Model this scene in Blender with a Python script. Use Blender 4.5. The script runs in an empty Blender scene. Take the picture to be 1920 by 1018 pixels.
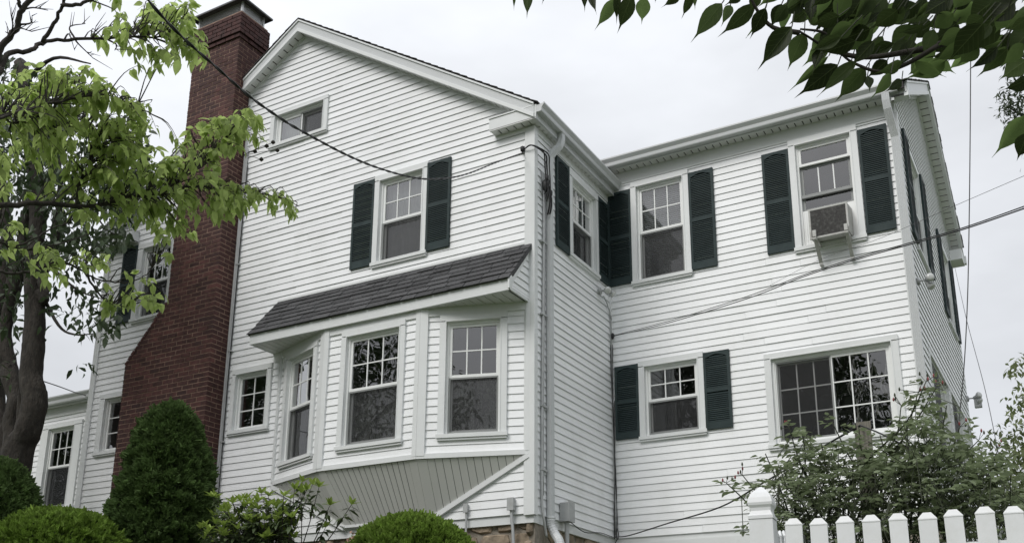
import bpy, math, random
import numpy as np
from mathutils import Vector, Matrix, noise

random.seed(7)
RNG = np.random.default_rng(11)
scene = bpy.context.scene
COL = scene.collection

# ------------------------------------------------------------------ camera
# units are metres; the photographer's eye is at z = 0, the street at z = -1.6
F_PX, YAW, PITCH, ROLL, CX, CY = 1905.44, -0.5214, 0.2767, 0.0071, 960.0, 759.44   # in 1920 x 1018 photo pixels
def basis():
    f = Vector((math.sin(YAW)*math.cos(PITCH), math.cos(YAW)*math.cos(PITCH), math.sin(PITCH)))
    r = Vector((math.cos(YAW), -math.sin(YAW), 0)); u = r.cross(f)
    return r*math.cos(ROLL)+u*math.sin(ROLL), -r*math.sin(ROLL)+u*math.cos(ROLL), f
CR, CU, CF = basis()
cam = bpy.data.cameras.new('camera'); camo = bpy.data.objects.new('camera', cam); COL.objects.link(camo)
camo.matrix_world = Matrix(((CR.x, CU.x, -CF.x, 0), (CR.y, CU.y, -CF.y, 0), (CR.z, CU.z, -CF.z, 0), (0, 0, 0, 1)))
cam.sensor_width = 36.0; cam.sensor_fit = 'HORIZONTAL'
cam.lens = 36.0*F_PX/1920.0
cam.shift_y = (CY-509.0)/1920.0
cam.clip_start = 0.05; cam.clip_end = 3000
scene.camera = camo

# ------------------------------------------------------------------ light
SUN_EL, SUN_AZ = math.radians(44), math.radians(192)      # azimuth from +Y clockwise: behind the photographer
world = bpy.data.worlds.new('World'); scene.world = world; world.use_nodes = True
wn, wl = world.node_tree.nodes, world.node_tree.links
wn.clear()
wo = wn.new('ShaderNodeOutputWorld'); bg = wn.new('ShaderNodeBackground'); wl.new(bg.outputs[0], wo.inputs[0])
bg.inputs['Strength'].default_value = 0.1
sky = wn.new('ShaderNodeTexSky'); sky.sky_type = 'NISHITA'; sky.sun_disc = False
sky.sun_elevation = SUN_EL; sky.sun_rotation = SUN_AZ; sky.air_density = 1.0; sky.dust_density = 4.0
tc = wn.new('ShaderNodeTexCoord'); sx = wn.new('ShaderNodeSeparateXYZ'); wl.new(tc.outputs['Generated'], sx.inputs[0])
mz = wn.new('ShaderNodeMapRange'); mz.inputs['From Min'].default_value = 0; mz.inputs['From Max'].default_value = 1
mz.inputs['To Min'].default_value = 5.7; mz.inputs['To Max'].default_value = 10.8      # overcast: the zenith is brighter
wl.new(sx.outputs['Z'], mz.inputs['Value'])
mp = wn.new('ShaderNodeMapping'); mp.inputs['Scale'].default_value = (1.3, 1.3, 3.2); wl.new(tc.outputs['Generated'], mp.inputs[0])
nz = wn.new('ShaderNodeTexNoise'); nz.inputs['Scale'].default_value = 2.3; nz.inputs['Detail'].default_value = 5; nz.inputs['Roughness'].default_value = .5
wl.new(mp.outputs[0], nz.inputs['Vector'])
mr = wn.new('ShaderNodeMapRange'); mr.inputs['From Min'].default_value = .3; mr.inputs['From Max'].default_value = .7
mr.inputs['To Min'].default_value = .83; mr.inputs['To Max'].default_value = 1.10; wl.new(nz.outputs['Fac'], mr.inputs['Value'])
mm = wn.new('ShaderNodeMath'); mm.operation = 'MULTIPLY'; wl.new(mz.outputs[0], mm.inputs[0]); wl.new(mr.outputs[0], mm.inputs[1])
cv = wn.new('ShaderNodeVectorMath'); cv.operation = 'SCALE'; cv.inputs[0].default_value = (0.965, 0.993, 1.042); wl.new(mm.outputs[0], cv.inputs['Scale'])
mx = wn.new('ShaderNodeMix'); mx.data_type = 'RGBA'; mx.inputs['Factor'].default_value = .96
wl.new(sky.outputs[0], mx.inputs['A']); wl.new(cv.outputs[0], mx.inputs['B']); wl.new(mx.outputs['Result'], bg.inputs['Color'])

sun = bpy.data.lights.new('sun', 'SUN'); sun.energy = 1.5; sun.angle = math.radians(26); sun.color = (1.0, .975, .94)
suno = bpy.data.objects.new('sun', sun); COL.objects.link(suno)
sd = Vector((math.sin(SUN_AZ)*math.cos(SUN_EL), math.cos(SUN_AZ)*math.cos(SUN_EL), math.sin(SUN_EL)))
suno.rotation_euler = sd.to_track_quat('Z', 'Y').to_euler(); suno.location = (0, -5, 30)
vs = scene.view_settings
vs.view_transform = 'Standard'; vs.look = 'None'; vs.gamma = 1.0; vs.use_curve_mapping = False
vs.exposure = 0.22

# ------------------------------------------------------------------ helpers
def ray(px, py): return (CF*F_PX + CR*(px-CX) - CU*(py-CY))
def at(px, py, d): return ray(px, py).normalized()*d            # a point d metres away along the line of sight
def onY(px, py, y): r = ray(px, py); return r*(y/r.y)
def onX(px, py, x): r = ray(px, py); return r*(x/r.x)
def onZ(px, py, z): r = ray(px, py); return r*(z/r.z)
def onP(px, py, p0, n): r = ray(px, py); return r*(Vector(p0).dot(n)/r.dot(n))
def project(p):
    p = Vector(p); w = p.dot(CF); return (CX+F_PX*p.dot(CR)/w, CY-F_PX*p.dot(CU)/w)

WL = {}
def _link(o, parent, loc):
    COL.objects.link(o)
    if parent is not None:
        o.parent = parent; o.location = Vector(loc)-WL[parent.name]
    else:
        o.location = loc
    WL[o.name] = Vector(loc)
    return o
def empty(name, loc, parent=None):
    o = bpy.data.objects.new(name, None); o.empty_display_size = .1
    return _link(o, parent, Vector(loc))
def tag(o, label=None, cat=None, group=None, kind=None):
    if label: o['label'] = label
    if cat: o['category'] = cat
    if group: o['group'] = group
    if kind: o['kind'] = kind
    return o
def instance(name, mesh, M, parent):
    o = bpy.data.objects.new(name, mesh); COL.objects.link(o); o.parent = parent
    o.matrix_local = Matrix.Translation(-WL[parent.name]) @ M
    WL[o.name] = M.translation.copy()
    return o

class Fr:
    """a wall frame: u along the wall, n outwards, z up"""
    def __init__(s, o, u, n): s.o = Vector(o); s.u = Vector(u).normalized(); s.n = Vector(n).normalized()
    def P(s, u, n, z): return s.o+s.u*u+s.n*n+Vector((0, 0, z))
    def shift(s, d): return Fr(s.o+s.n*d, s.u, s.n)

class MB:
    def __init__(s): s.v = []; s.f = []
    def add(s, vs, fs):
        b = len(s.v); s.v += [tuple(p) for p in vs]; s.f += [tuple(i+b for i in f) for f in fs]; return s
    def box(s, fr, u0, u1, n0, n1, z0, z1):
        vs = [fr.P(u, n, z) for z in (z0, z1) for n in (n0, n1) for u in (u0, u1)]
        return s.add(vs, [(0, 1, 3, 2), (4, 6, 7, 5), (0, 4, 5, 1), (2, 3, 7, 6), (0, 2, 6, 4), (1, 5, 7, 3)])
    def prism(s, front, back):
        n = len(front)
        fs = [tuple(range(n)), tuple(range(2*n-1, n-1, -1))]
        for i in range(n):
            j = (i+1) % n; fs.append((i, i+n, j+n, j))
        return s.add(list(front)+list(back), fs)
    def ext(s, fr, poly, n0, n1):     # polygon in (u,z) extruded from n0 to n1
        return s.prism([fr.P(u, n1, z) for u, z in poly], [fr.P(u, n0, z) for u, z in poly])
    def tube(s, pts, radii, k=6, cap=True):
        pts = [Vector(p) for p in pts]
        if not hasattr(radii, '__len__'): radii = [radii]*len(pts)
        b = len(s.v); up = None
        for i, p in enumerate(pts):
            t = (pts[min(i+1, len(pts)-1)]-pts[max(i-1, 0)])
            if t.length < 1e-9: t = Vector((0, 0, 1))
            t.normalize()
            if up is None: up = t.orthogonal().normalized()
            a = (up-t*up.dot(t)); a = a.normalized() if a.length > 1e-6 else t.orthogonal().normalized(); up = a
            c = t.cross(a)
            for j in range(k):
                w = 2*math.pi*j/k; s.v.append(tuple(p+(a*math.cos(w)+c*math.sin(w))*radii[i]))
        for i in range(len(pts)-1):
            for j in range(k):
                j2 = (j+1) % k; s.f.append((b+i*k+j, b+i*k+j2, b+(i+1)*k+j2, b+(i+1)*k+j))
        if cap:
            s.f.append(tuple(b+j for j in range(k))[::-1]); s.f.append(tuple(b+(len(pts)-1)*k+j for j in range(k)))
        return s
    def lathe(s, c, prof, k=14, axis=(0, 0, 1)):
        c = Vector(c); ax = Vector(axis).normalized(); a = ax.orthogonal().normalized(); d = ax.cross(a); b = len(s.v)
        for r, h in prof:
            for j in range(k):
                w = 2*math.pi*j/k; s.v.append(tuple(c+ax*h+(a*math.cos(w)+d*math.sin(w))*r))
        for i in range(len(prof)-1):
            for j in range(k):
                j2 = (j+1) % k; s.f.append((b+i*k+j, b+i*k+j2, b+(i+1)*k+j2, b+(i+1)*k+j))
        s.f.append(tuple(b+j for j in range(k))[::-1]); s.f.append(tuple(b+(len(prof)-1)*k+j for j in range(k)))
        return s
    def mesh(s, name, mat, off=(0, 0, 0), smooth=False):
        me = bpy.data.meshes.new(name)
        ox, oy, oz = off
        me.from_pydata([(x-ox, y-oy, z-oz) for x, y, z in s.v], [], s.f)
        if mat: me.materials.append(M[mat])
        if smooth: me.polygons.foreach_set('use_smooth', [True]*len(me.polygons))
        me.update(); return me
    def build(s, name, mat, parent=None, loc=None, smooth=False, kind=None):
        if loc is None: loc = WL[parent.name] if parent is not None else Vector((0, 0, 0))
        o = bpy.data.objects.new(name, s.mesh(name, mat, loc, smooth))
        _link(o, parent, Vector(loc))
        if kind: o['kind'] = kind
        return o

def np_mesh(name, V, faces, mat, loc, parent=None, smooth=False):
    """V (n,3) array, faces (m,k) array of one size k"""
    me = bpy.data.meshes.new(name); V = np.asarray(V, np.float32)-np.array(loc, np.float32); faces = np.asarray(faces, np.int32)
    k = faces.shape[1]
    me.vertices.add(len(V)); me.vertices.foreach_set('co', V.ravel())
    me.loops.add(faces.size); me.loops.foreach_set('vertex_index', faces.ravel())
    me.polygons.add(len(faces)); me.polygons.foreach_set('loop_start', np.arange(len(faces), dtype=np.int32)*k)
    if smooth: me.polygons.foreach_set('use_smooth', np.ones(len(faces), bool))
    me.materials.append(M[mat]); me.update(); me.validate()
    o = bpy.data.objects.new(name, me); _link(o, parent, Vector(loc)); return o

def catmull(pts, n=6):
    pts = [Vector(p) for p in pts]
    if len(pts) < 3: return [pts[0].lerp(pts[-1], i/n) for i in range(n+1)]
    out = []; P_ = [pts[0]*2-pts[1]]+pts+[pts[-1]*2-pts[-2]]
    for i in range(1, len(P_)-2):
        a, b, c, d = P_[i-1], P_[i], P_[i+1], P_[i+2]
        for j in range(n):
            t = j/n
            out.append(.5*((2*b)+(c-a)*t+(2*a-5*b+4*c-d)*t*t+(3*b-a-3*c+d)*t**3))
    out.append(pts[-1]); return out

# ------------------------------------------------------------------ materials
M = {}
def mat(name, col, rough=.6, var=.0, scale=8.0, bump=0.0, bscale=60.0, metal=0.0, spec=.5, rnd=0.0, dirt=None, vec_scale=None, transl=None):
    m = bpy.data.materials.new(name); m.use_nodes = True; n, l = m.node_tree.nodes, m.node_tree.links
    p = n['Principled BSDF']; p.inputs['Roughness'].default_value = rough; p.inputs['Metallic'].default_value = metal
    p.inputs['Specular IOR Level'].default_value = spec
    t = n.new('ShaderNodeTexCoord'); g = n.new('ShaderNodeNewGeometry')
    vec = g.outputs['Position']
    if vec_scale:
        q = n.new('ShaderNodeMapping'); q.inputs['Scale'].default_value = vec_scale; l.new(vec, q.inputs[0]); vec = q.outputs[0]
    base = n.new('ShaderNodeRGB'); base.outputs[0].default_value = (*col, 1); out = base.outputs[0]
    def hsv(src, val):
        h = n.new('ShaderNodeHueSaturation'); l.new(src, h.inputs['Color']); l.new(val, h.inputs['Value']); return h.outputs[0]
    if var:
        z = n.new('ShaderNodeTexNoise'); z.inputs['Scale'].default_value = scale; z.inputs['Detail'].default_value = 4; l.new(vec, z.inputs['Vector'])
        r = n.new('ShaderNodeMapRange'); r.inputs['From Min'].default_value = .3; r.inputs['From Max'].default_value = .7
        r.inputs['To Min'].default_value = 1-var; r.inputs['To Max'].default_value = 1+var; l.new(z.outputs['Fac'], r.inputs['Value'])
        out = hsv(out, r.outputs[0])
    if rnd:
        oi = n.new('ShaderNodeObjectInfo'); r = n.new('ShaderNodeMapRange'); r.inputs['To Min'].default_value = 1-rnd; r.inputs['To Max'].default_value = 1+rnd
        l.new(oi.outputs['Random'], r.inputs['Value']); out = hsv(out, r.outputs[0])
    if dirt:
        dcol, amount, dscale = dirt
        z = n.new('ShaderNodeTexNoise'); z.inputs['Scale'].default_value = dscale; z.inputs['Detail'].default_value = 8; z.inputs['Roughness'].default_value = .7; l.new(vec, z.inputs['Vector'])
        r = n.new('ShaderNodeMapRange'); r.inputs['From Min'].default_value = .48; r.inputs['From Max'].default_value = .75
        r.inputs['To Min'].default_value = 0; r.inputs['To Max'].default_value = amount; l.new(z.outputs['Fac'], r.inputs['Value'])
        x = n.new('ShaderNodeMix'); x.data_type = 'RGBA'; l.new(r.outputs[0], x.inputs['Factor']); l.new(out, x.inputs['A']); x.inputs['B'].default_value = (*dcol, 1); out = x.outputs['Result']
    l.new(out, p.inputs['Base Color'])
    if bump:
        z = n.new('ShaderNodeTexNoise'); z.inputs['Scale'].default_value = bscale; z.inputs['Detail'].default_value = 5; l.new(vec, z.inputs['Vector'])
        b = n.new('ShaderNodeBump'); b.inputs['Strength'].default_value = bump; b.inputs['Distance'].default_value = .02; l.new(z.outputs['Fac'], b.inputs['Height']); l.new(b.outputs[0], p.inputs['Normal'])
    if transl:
        tr = n.new('ShaderNodeBsdfTranslucent'); 
        hs = n.new('ShaderNodeHueSaturation'); hs.inputs['Saturation'].default_value = 1.0; hs.inputs['Value'].default_value = transl[1]; l.new(out, hs.inputs['Color']); l.new(hs.outputs[0], tr.inputs['Color'])
        ms = n.new('ShaderNodeMixShader'); ms.inputs[0].default_value = transl[0]
        l.new(p.outputs[0], ms.inputs[1]); l.new(tr.outputs[0], ms.inputs[2]); l.new(ms.outputs[0], n['Material Output'].inputs['Surface'])
    M[name] = m; return m

mat('siding', (.86, .87, .88), .5, var=.025, scale=1.1, rnd=.03, bump=.05, bscale=3, dirt=((.50, .51, .47), .24, 1.9), vec_scale=(1, 1, .45))
mat('trim', (.72, .735, .735), .45, var=.02, scale=2.0, dirt=((.48, .49, .46), .16, 3.0))
mat('aluminium', (.55, .565, .57), .35, var=.02, scale=2.5, dirt=((.42, .43, .41), .16, 4.0))
mat('soffit', (.66, .665, .65), .5, var=.02, scale=2.0)
mat('skirt', (.70, .70, .675), .55, var=.02, scale=2.0, rnd=.015)
mat('sash', (.80, .81, .80), .4, var=.015, scale=3)
mat('screen_frame', (.24, .25, .245), .5)
mat('shutter', (.030, .046, .047), .6, var=.14, scale=6, rnd=.06, bump=.03, bscale=90, spec=.2, dirt=((.07, .08, .078), .3, 3))
mat('shingle', (.066, .066, .068), .95, var=.35, scale=45, rnd=.30, bump=.35, bscale=220)
mat('roof', (.055, .05, .05), .95, var=.3, scale=20, bump=.3, bscale=150)
mat('brick', (.080, .030, .026), .85, var=.38, scale=11, rnd=.40, bump=.4, bscale=70, dirt=((.030, .019, .019), .65, 1.6))
mat('mortar', (.30, .20, .15), .95, var=.25, scale=18, bump=.3, bscale=120, dirt=((.05, .03, .03), .5, 2.0))
mat('stone', (.29, .23, .165), .9, var=.35, scale=7, rnd=.35, bump=.7, bscale=22, dirt=((.06, .055, .05), .6, 5.0))
mat('stone_mortar', (.26, .23, .19), .95, var=.2, scale=20, bump=.4, bscale=60)
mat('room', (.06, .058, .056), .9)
mat('curtain', (.80, .80, .77), .9, var=.06, scale=9, transl=(.35, 1.0))
mat('blind', (.78, .79, .80), .6)
mat('galv', (.42, .43, .43), .45, var=.12, scale=8, metal=.3)
mat('pvc', (.40, .41, .41), .5, var=.08, scale=9, dirt=((.22, .22, .2), .3, 8))
mat('cap_metal', (.09, .09, .09), .45, var=.2, scale=10, metal=.5)
mat('cap_leg', (.60, .61, .62), .4, metal=.4)
mat('cable', (.016, .016, .017), .6)
mat('cable_grey', (.10, .10, .105), .6, var=.2, scale=30)
mat('fence', (.78, .79, .80), .45, var=.03, scale=5, rnd=.02, dirt=((.45, .46, .38), .22, 6))
mat('ac_case', (.46, .46, .44), .5, var=.06, scale=12, dirt=((.25, .22, .18), .5, 14))
mat('ac_grille', (.065, .062, .06), .7, var=.3, scale=40, dirt=((.4, .4, .38), .35, 25))
mat('lamp_glass', (.55, .56, .55), .12, spec=.9)
mat('lamp_dark', (.06, .06, .06), .5)
mat('old_wood', (.20, .185, .155), .9, var=.3, scale=20, bump=.5, bscale=80, vec_scale=(3, 3, .4))
mat('bark', (.030, .025, .020), .95, var=.45, scale=16, bump=.9, bscale=38, dirt=((.11, .105, .09), .35, 9), vec_scale=(1.3, 1.3, .55))
mat('twig', (.042, .036, .031), .9, var=.3, scale=40)
mat('cane', (.035, .042, .022), .8, var=.3, scale=30)
mat('leaf_light', (.35, .44, .145), .5, var=.25, scale=13, rnd=.18, transl=(.58, 1.6), spec=.2)
mat('leaf_dark', (.040, .062, .026), .5, var=.25, scale=4, rnd=.2, transl=(.22, 1.2), spec=.35)
mat('leaf_big', (.032, .048, .015), .42, var=.25, scale=9, rnd=.6, transl=(.5, 2.8), spec=.12)
mat('leaf_rose', (.185, .225, .125), .5, var=.32, scale=9, rnd=.22, transl=(.34, 1.5), spec=.35)
mat('leaf_rhodo', (.095, .13, .06), .35, var=.2, scale=8, rnd=.2, transl=(.15, 1.2), spec=.5)
mat('leaf_rhodo_new', (.30, .40, .09), .45, var=.15, scale=8, rnd=.15, transl=(.3, 1.2), spec=.3)
mat('needle', (.095, .150, .048), .7, var=.5, scale=9, transl=(.15, 1.2), spec=.25)
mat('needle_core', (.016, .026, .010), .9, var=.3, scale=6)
mat('yew', (.17, .26, .045), .65, var=.45, scale=12, transl=(.2, 1.3), spec=.25)
mat('leaf_far', (.20, .24, .11), .6, var=.25, scale=2, transl=(.35, 1.3))
mat('leaf_far_dark', (.055, .075, .04), .6, var=.25, scale=1.5, transl=(.3, 1.3))
mat('bud', (.20, .03, .035), .6)
mat('dry', (.45, .28, .20), .8)
mat('cord', (.70, .68, .62), .9)
mat('ground', (.065, .085, .035), .95, var=.4, scale=1.5, bump=.4, bscale=20)

def veined(name):
    m = M[name]; n, l = m.node_tree.nodes, m.node_tree.links; p = n['Principled BSDF']
    src = p.inputs['Base Color'].links[0].from_socket; tc_ = n.new('ShaderNodeTexCoord'); sp = n.new('ShaderNodeSeparateXYZ'); l.new(tc_.outputs['Object'], sp.inputs[0])
    def mth(op, a, b=None):
        k = n.new('ShaderNodeMath'); k.operation = op
        for q, v in enumerate((a, b)):
            if v is None: continue
            if isinstance(v, (int, float)): k.inputs[q].default_value = v
            else: l.new(v, k.inputs[q])
        return k.outputs[0]
    ay = mth('ABSOLUTE', sp.outputs['Y']); mid = mth('LESS_THAN', ay, .016)
    ph = mth('FRACT', mth('MULTIPLY', mth('SUBTRACT', sp.outputs['X'], mth('MULTIPLY', ay, .55)), 7.5)); side = mth('LESS_THAN', ph, .10)
    f = mth('ADD', mth('MULTIPLY', mid, .75), mth('MULTIPLY', side, .38)); f = mth('MINIMUM', f, .8)
    x = n.new('ShaderNodeMix'); x.data_type = 'RGBA'; l.new(f, x.inputs['Factor']); l.new(src, x.inputs['A']); x.inputs['B'].default_value = (.10, .13, .05, 1)
    l.new(x.outputs['Result'], p.inputs['Base Color'])
    b = n.new('ShaderNodeBump'); b.inputs['Strength'].default_value = .5; b.inputs['Distance'].default_value = .004; l.new(ph, b.inputs['Height']); l.new(b.outputs[0], p.inputs['Normal'])
veined('leaf_big')
def glow(name):      # thinner leaves let more light through than others
    m = M[name]; n, l = m.node_tree.nodes, m.node_tree.links; ms = [x for x in n if x.type == 'MIX_SHADER'][0]; oi = n.new('ShaderNodeObjectInfo'); r = n.new('ShaderNodeMapRange')
    r.inputs['From Min'].default_value = .35; r.inputs['To Min'].default_value = .22; r.inputs['To Max'].default_value = .85; l.new(oi.outputs['Random'], r.inputs['Value']); l.new(r.outputs[0], ms.inputs[0])
glow('leaf_big')
def glass_mat():
    m = bpy.data.materials.new('glass'); m.use_nodes = True; n, l = m.node_tree.nodes, m.node_tree.links; n.remove(n['Principled BSDF'])
    t = n.new('ShaderNodeBsdfTransparent'); t.inputs[0].default_value = (.88, .90, .90, 1)
    g = n.new('ShaderNodeBsdfGlossy'); g.inputs['Roughness'].default_value = .004; g.inputs['Color'].default_value = (1, 1, 1, 1)
    nz = n.new('ShaderNodeTexNoise'); nz.inputs['Scale'].default_value = 2.2; nz.inputs['Detail'].default_value = 1
    ge = n.new('ShaderNodeNewGeometry'); l.new(ge.outputs['Position'], nz.inputs['Vector'])
    b = n.new('ShaderNodeBump'); b.inputs['Strength'].default_value = .05; b.inputs['Distance'].default_value = .05; l.new(nz.outputs['Fac'], b.inputs['Height'])
    l.new(b.outputs[0], g.inputs['Normal'])
    f = n.new('ShaderNodeFresnel'); f.inputs['IOR'].default_value = 1.52
    k = n.new('ShaderNodeMath'); k.operation = 'MULTIPLY'; k.inputs[1].default_value = 4.0; k.use_clamp = True; l.new(f.outputs[0], k.inputs[0])   # double glazing: four faces
    x = n.new('ShaderNodeMixShader'); l.new(k.outputs[0], x.inputs[0]); l.new(t.outputs[0], x.inputs[1]); l.new(g.outputs[0], x.inputs[2])
    l.new(x.outputs[0], n['Material Output'].inputs['Surface']); M['glass'] = m
def screen_mat():
    m = bpy.data.materials.new('insect_screen'); m.use_nodes = True; n, l = m.node_tree.nodes, m.node_tree.links; p = n['Principled BSDF']
    p.inputs['Base Color'].default_value = (.016, .017, .018, 1); p.inputs['Roughness'].default_value = .6
    t = n.new('ShaderNodeBsdfTransparent'); x = n.new('ShaderNodeMixShader'); x.inputs[0].default_value = .48
    l.new(t.outputs[0], x.inputs[1]); l.new(p.outputs[0], x.inputs[2]); l.new(x.outputs[0], n['Material Output'].inputs['Surface']); M['insect_screen'] = m
def lace_mat():
    m = bpy.data.materials.new('lace'); m.use_nodes = True; n, l = m.node_tree.nodes, m.node_tree.links; p = n['Principled BSDF']
    p.inputs['Base Color'].default_value = (.72, .73, .68, 1); p.inputs['Roughness'].default_value = .9
    ge = n.new('ShaderNodeNewGeometry'); v = n.new('ShaderNodeTexVoronoi'); v.inputs['Scale'].default_value = 26; v.feature = 'DISTANCE_TO_EDGE'; l.new(ge.outputs['Position'], v.inputs['Vector'])
    z = n.new('ShaderNodeTexNoise'); z.inputs['Scale'].default_value = 11; z.inputs['Distortion'].default_value = 2.5; l.new(ge.outputs['Position'], z.inputs['Vector'])
    a = n.new('ShaderNodeMapRange'); a.inputs['From Min'].default_value = .44; a.inputs['From Max'].default_value = .56; a.inputs['To Min'].default_value = .30; a.inputs['To Max'].default_value = .92; l.new(z.outputs['Fac'], a.inputs['Value'])
    t = n.new('ShaderNodeBsdfTransparent'); x = n.new('ShaderNodeMixShader'); l.new(a.outputs[0], x.inputs[0])
    l.new(t.outputs[0], x.inputs[1]); l.new(p.outputs[0], x.inputs[2]); l.new(x.outputs[0], n['Material Output'].inputs['Surface']); M['lace'] = m
glass_mat(); screen_mat(); lace_mat()

# ------------------------------------------------------------------ setting: ground
def ground_h(x, y):
    def st(a, b, t): t = min(1, max(0, (t-a)/(b-a))); return t*t*(3-2*t)
    return -1.6+1.5*st(3.4, 5.0, y)+1.15*st(5.6, 9.0, y)
def build_ground():
    xs = sorted(set([-900, -300, -120, -60, 60, 120, 300, 900]+[-40+i*2 for i in range(36)]))
    ys = sorted(set([-900, -300, -100, -40, -20, -10, 40, 60, 120, 300, 900]+[-4+i*.8 for i in range(40)]))
    V = [(x, y, ground_h(x, y)) for y in ys for x in xs]; n = len(xs)
    Fc = [(j*n+i, j*n+i+1, (j+1)*n+i+1, (j+1)*n+i) for j in range(len(ys)-1) for i in range(n-1)]
    o = np_mesh('ground', V, Fc, 'ground', (0, 0, 0), None, True); tag(o, 'grassy ground rising from the street up to the house', 'ground', kind='structure')
build_ground()

# ------------------------------------------------------------------ the house
YA, YB, XD, XE, YS = 10.444, 12.775, -5.697, -1.535, 11.4
XL, XM = -13.97, -9.835
Z0 = 2.059; CO = .1016
house = empty('house', (XD, YA, 1.1))
tag(house, 'white two storey clapboard house with dark green shutters and brick chimney', 'house')
fA = Fr((0, YA, 0), (1, 0, 0), (0, -1, 0)); fB = Fr((0, YB, 0), (1, 0, 0), (0, -1, 0))
fD = Fr((XD, 0, 0), (0, 1, 0), (1, 0, 0)); fE = Fr((XE, 0, 0), (0, 1, 0), (1, 0, 0)); fS = Fr((0, YS, 0), (1, 0, 0), (0, -1, 0))
BC = [Vector((-9.84, YA, 0)), Vector((-8.66, 10.02, 0)), Vector((-7.10, 10.02, 0)), Vector((-5.75, YA, 0))]
def bayfr(i):
    u = (BC[i+1]-BC[i]).normalized(); return Fr(BC[i], u, (u.y, -u.x, 0))
fL, fC, fR = bayfr(0), bayfr(1), bayfr(2)
BL = [(BC[i+1]-BC[i]).length for i in range(3)]
fCh = Fr((0, 10.10, 0), (1, 0, 0), (0, -1, 0)); fChS = Fr((-10.935, 0, 0), (0, 1, 0), (1, 0, 0))

def clip(poly, a, b, c):      # keep a*u+b*z <= c
    out = []
    for i in range(len(poly)):
        p, q = poly[i], poly[(i+1) % len(poly)]
        dp, dq = a*p[0]+b*p[1]-c, a*q[0]+b*q[1]-c
        if dp <= 0: out.append(p)
        if dp*dq < 0:
            t = dp/(dp-dq); out.append((p[0]+(q[0]-p[0])*t, p[1]+(q[1]-p[1])*t))
    return out
def area(p): return abs(sum(p[i][0]*p[(i+1) % len(p)][1]-p[(i+1) % len(p)][0]*p[i][1] for i in range(len(p))))/2
def minus(rects, h):
    out = []
    for (a, b, c, d) in rects:
        ha, hb, hc, hd = h
        if hb <= a or ha >= b or hd <= c or hc >= d: out.append((a, b, c, d)); continue
        if ha > a: out.append((a, ha, c, d))
        if hb < b: out.append((hb, b, c, d))
        x0, x1 = max(a, ha), min(b, hb)
        if hc > c: out.append((x0, x1, c, hc))
        if hd < d: out.append((x0, x1, hd, d))
    return out
BOARDS = []
def siding(fr, u0, u1, z0, z1, holes, wall, planes=(), zs=None, forced_stuff=False):
    zs = z0 if zs is None else zs
    k = 0
    while True:
        a = zs+k*CO; b = a+CO; k += 1
        if a >= z1: break
        if b <= z0: continue
        rects = [(u0, u1, max(a, z0), min(b, z1))]
        for h in holes: rects = minus(rects, h)
        cut = []
        for (p, q, c, d) in rects:          # long courses are laid in two lengths that lap at a random joint
            if q-p > 2.6 and not forced_stuff and d-c > .05:
                m = p+(q-p)*random.uniform(.22, .78); cut += [(p, m-.003, c, d, 0.0), (m, q, c, d, .0035)]
            else: cut.append((p, q, c, d, 0.0))
        for (p, q, c, d, lift) in cut:
            poly = [(p, c), (q, c), (q, d), (p, d)]
            for pl in planes:
                if len(poly) > 2: poly = clip(poly, *pl)
            if len(poly) > 2 and area(poly) > 2e-4: BOARDS.append((wall, fr, poly, a, forced_stuff, lift))
def board_mb(mb, fr, poly, zlo, lift=0.0):
    d = lambda z: lift+.0148-.0118*(z-zlo)/CO       # the butt edge stands proud and its underside is hollow
    return mb.prism([fr.P(u, d(z), z) for u, z in poly], [fr.P(u, -.004, z+(.014 if z < zlo+.002 else 0)) for u, z in poly])
def finish_boards():
    def pa(b):
        if b[4]: return -1
        return area([project(b[1].P(u, 0, z)) for u, z in b[2]])
    bs = sorted(BOARDS, key=pa, reverse=True); rest = {}
    for i, (wall, fr, poly, zlo, st, lift) in enumerate(bs):
        if i < 300 and not st: board_mb(MB(), fr, poly, zlo, lift).build('siding_board', 'siding', wall)
        else: board_mb(rest.setdefault(wall.name, (wall, MB()))[1], fr, poly, zlo, lift)
    for wall, mb in rest.values(): mb.build('short_siding_boards', 'siding', wall, kind='stuff')
def backing(name, fr, u0, u1, z0, z1, holes, planes=(), n1=-.006):
    rects = [(u0, u1, z0, z1)]
    for h in holes: rects = minus(rects, h)
    mb = MB()
    for (p, q, c, d) in rects:
        poly = [(p, c), (q, c), (q, d), (p, d)]
        for pl in planes:
            if len(poly) > 2: poly = clip(poly, *pl)
        if len(poly) > 2 and area(poly) > 1e-4: mb.ext(fr, poly, -.13, n1)
    return mb.build(name, 'trim', house)

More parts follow.
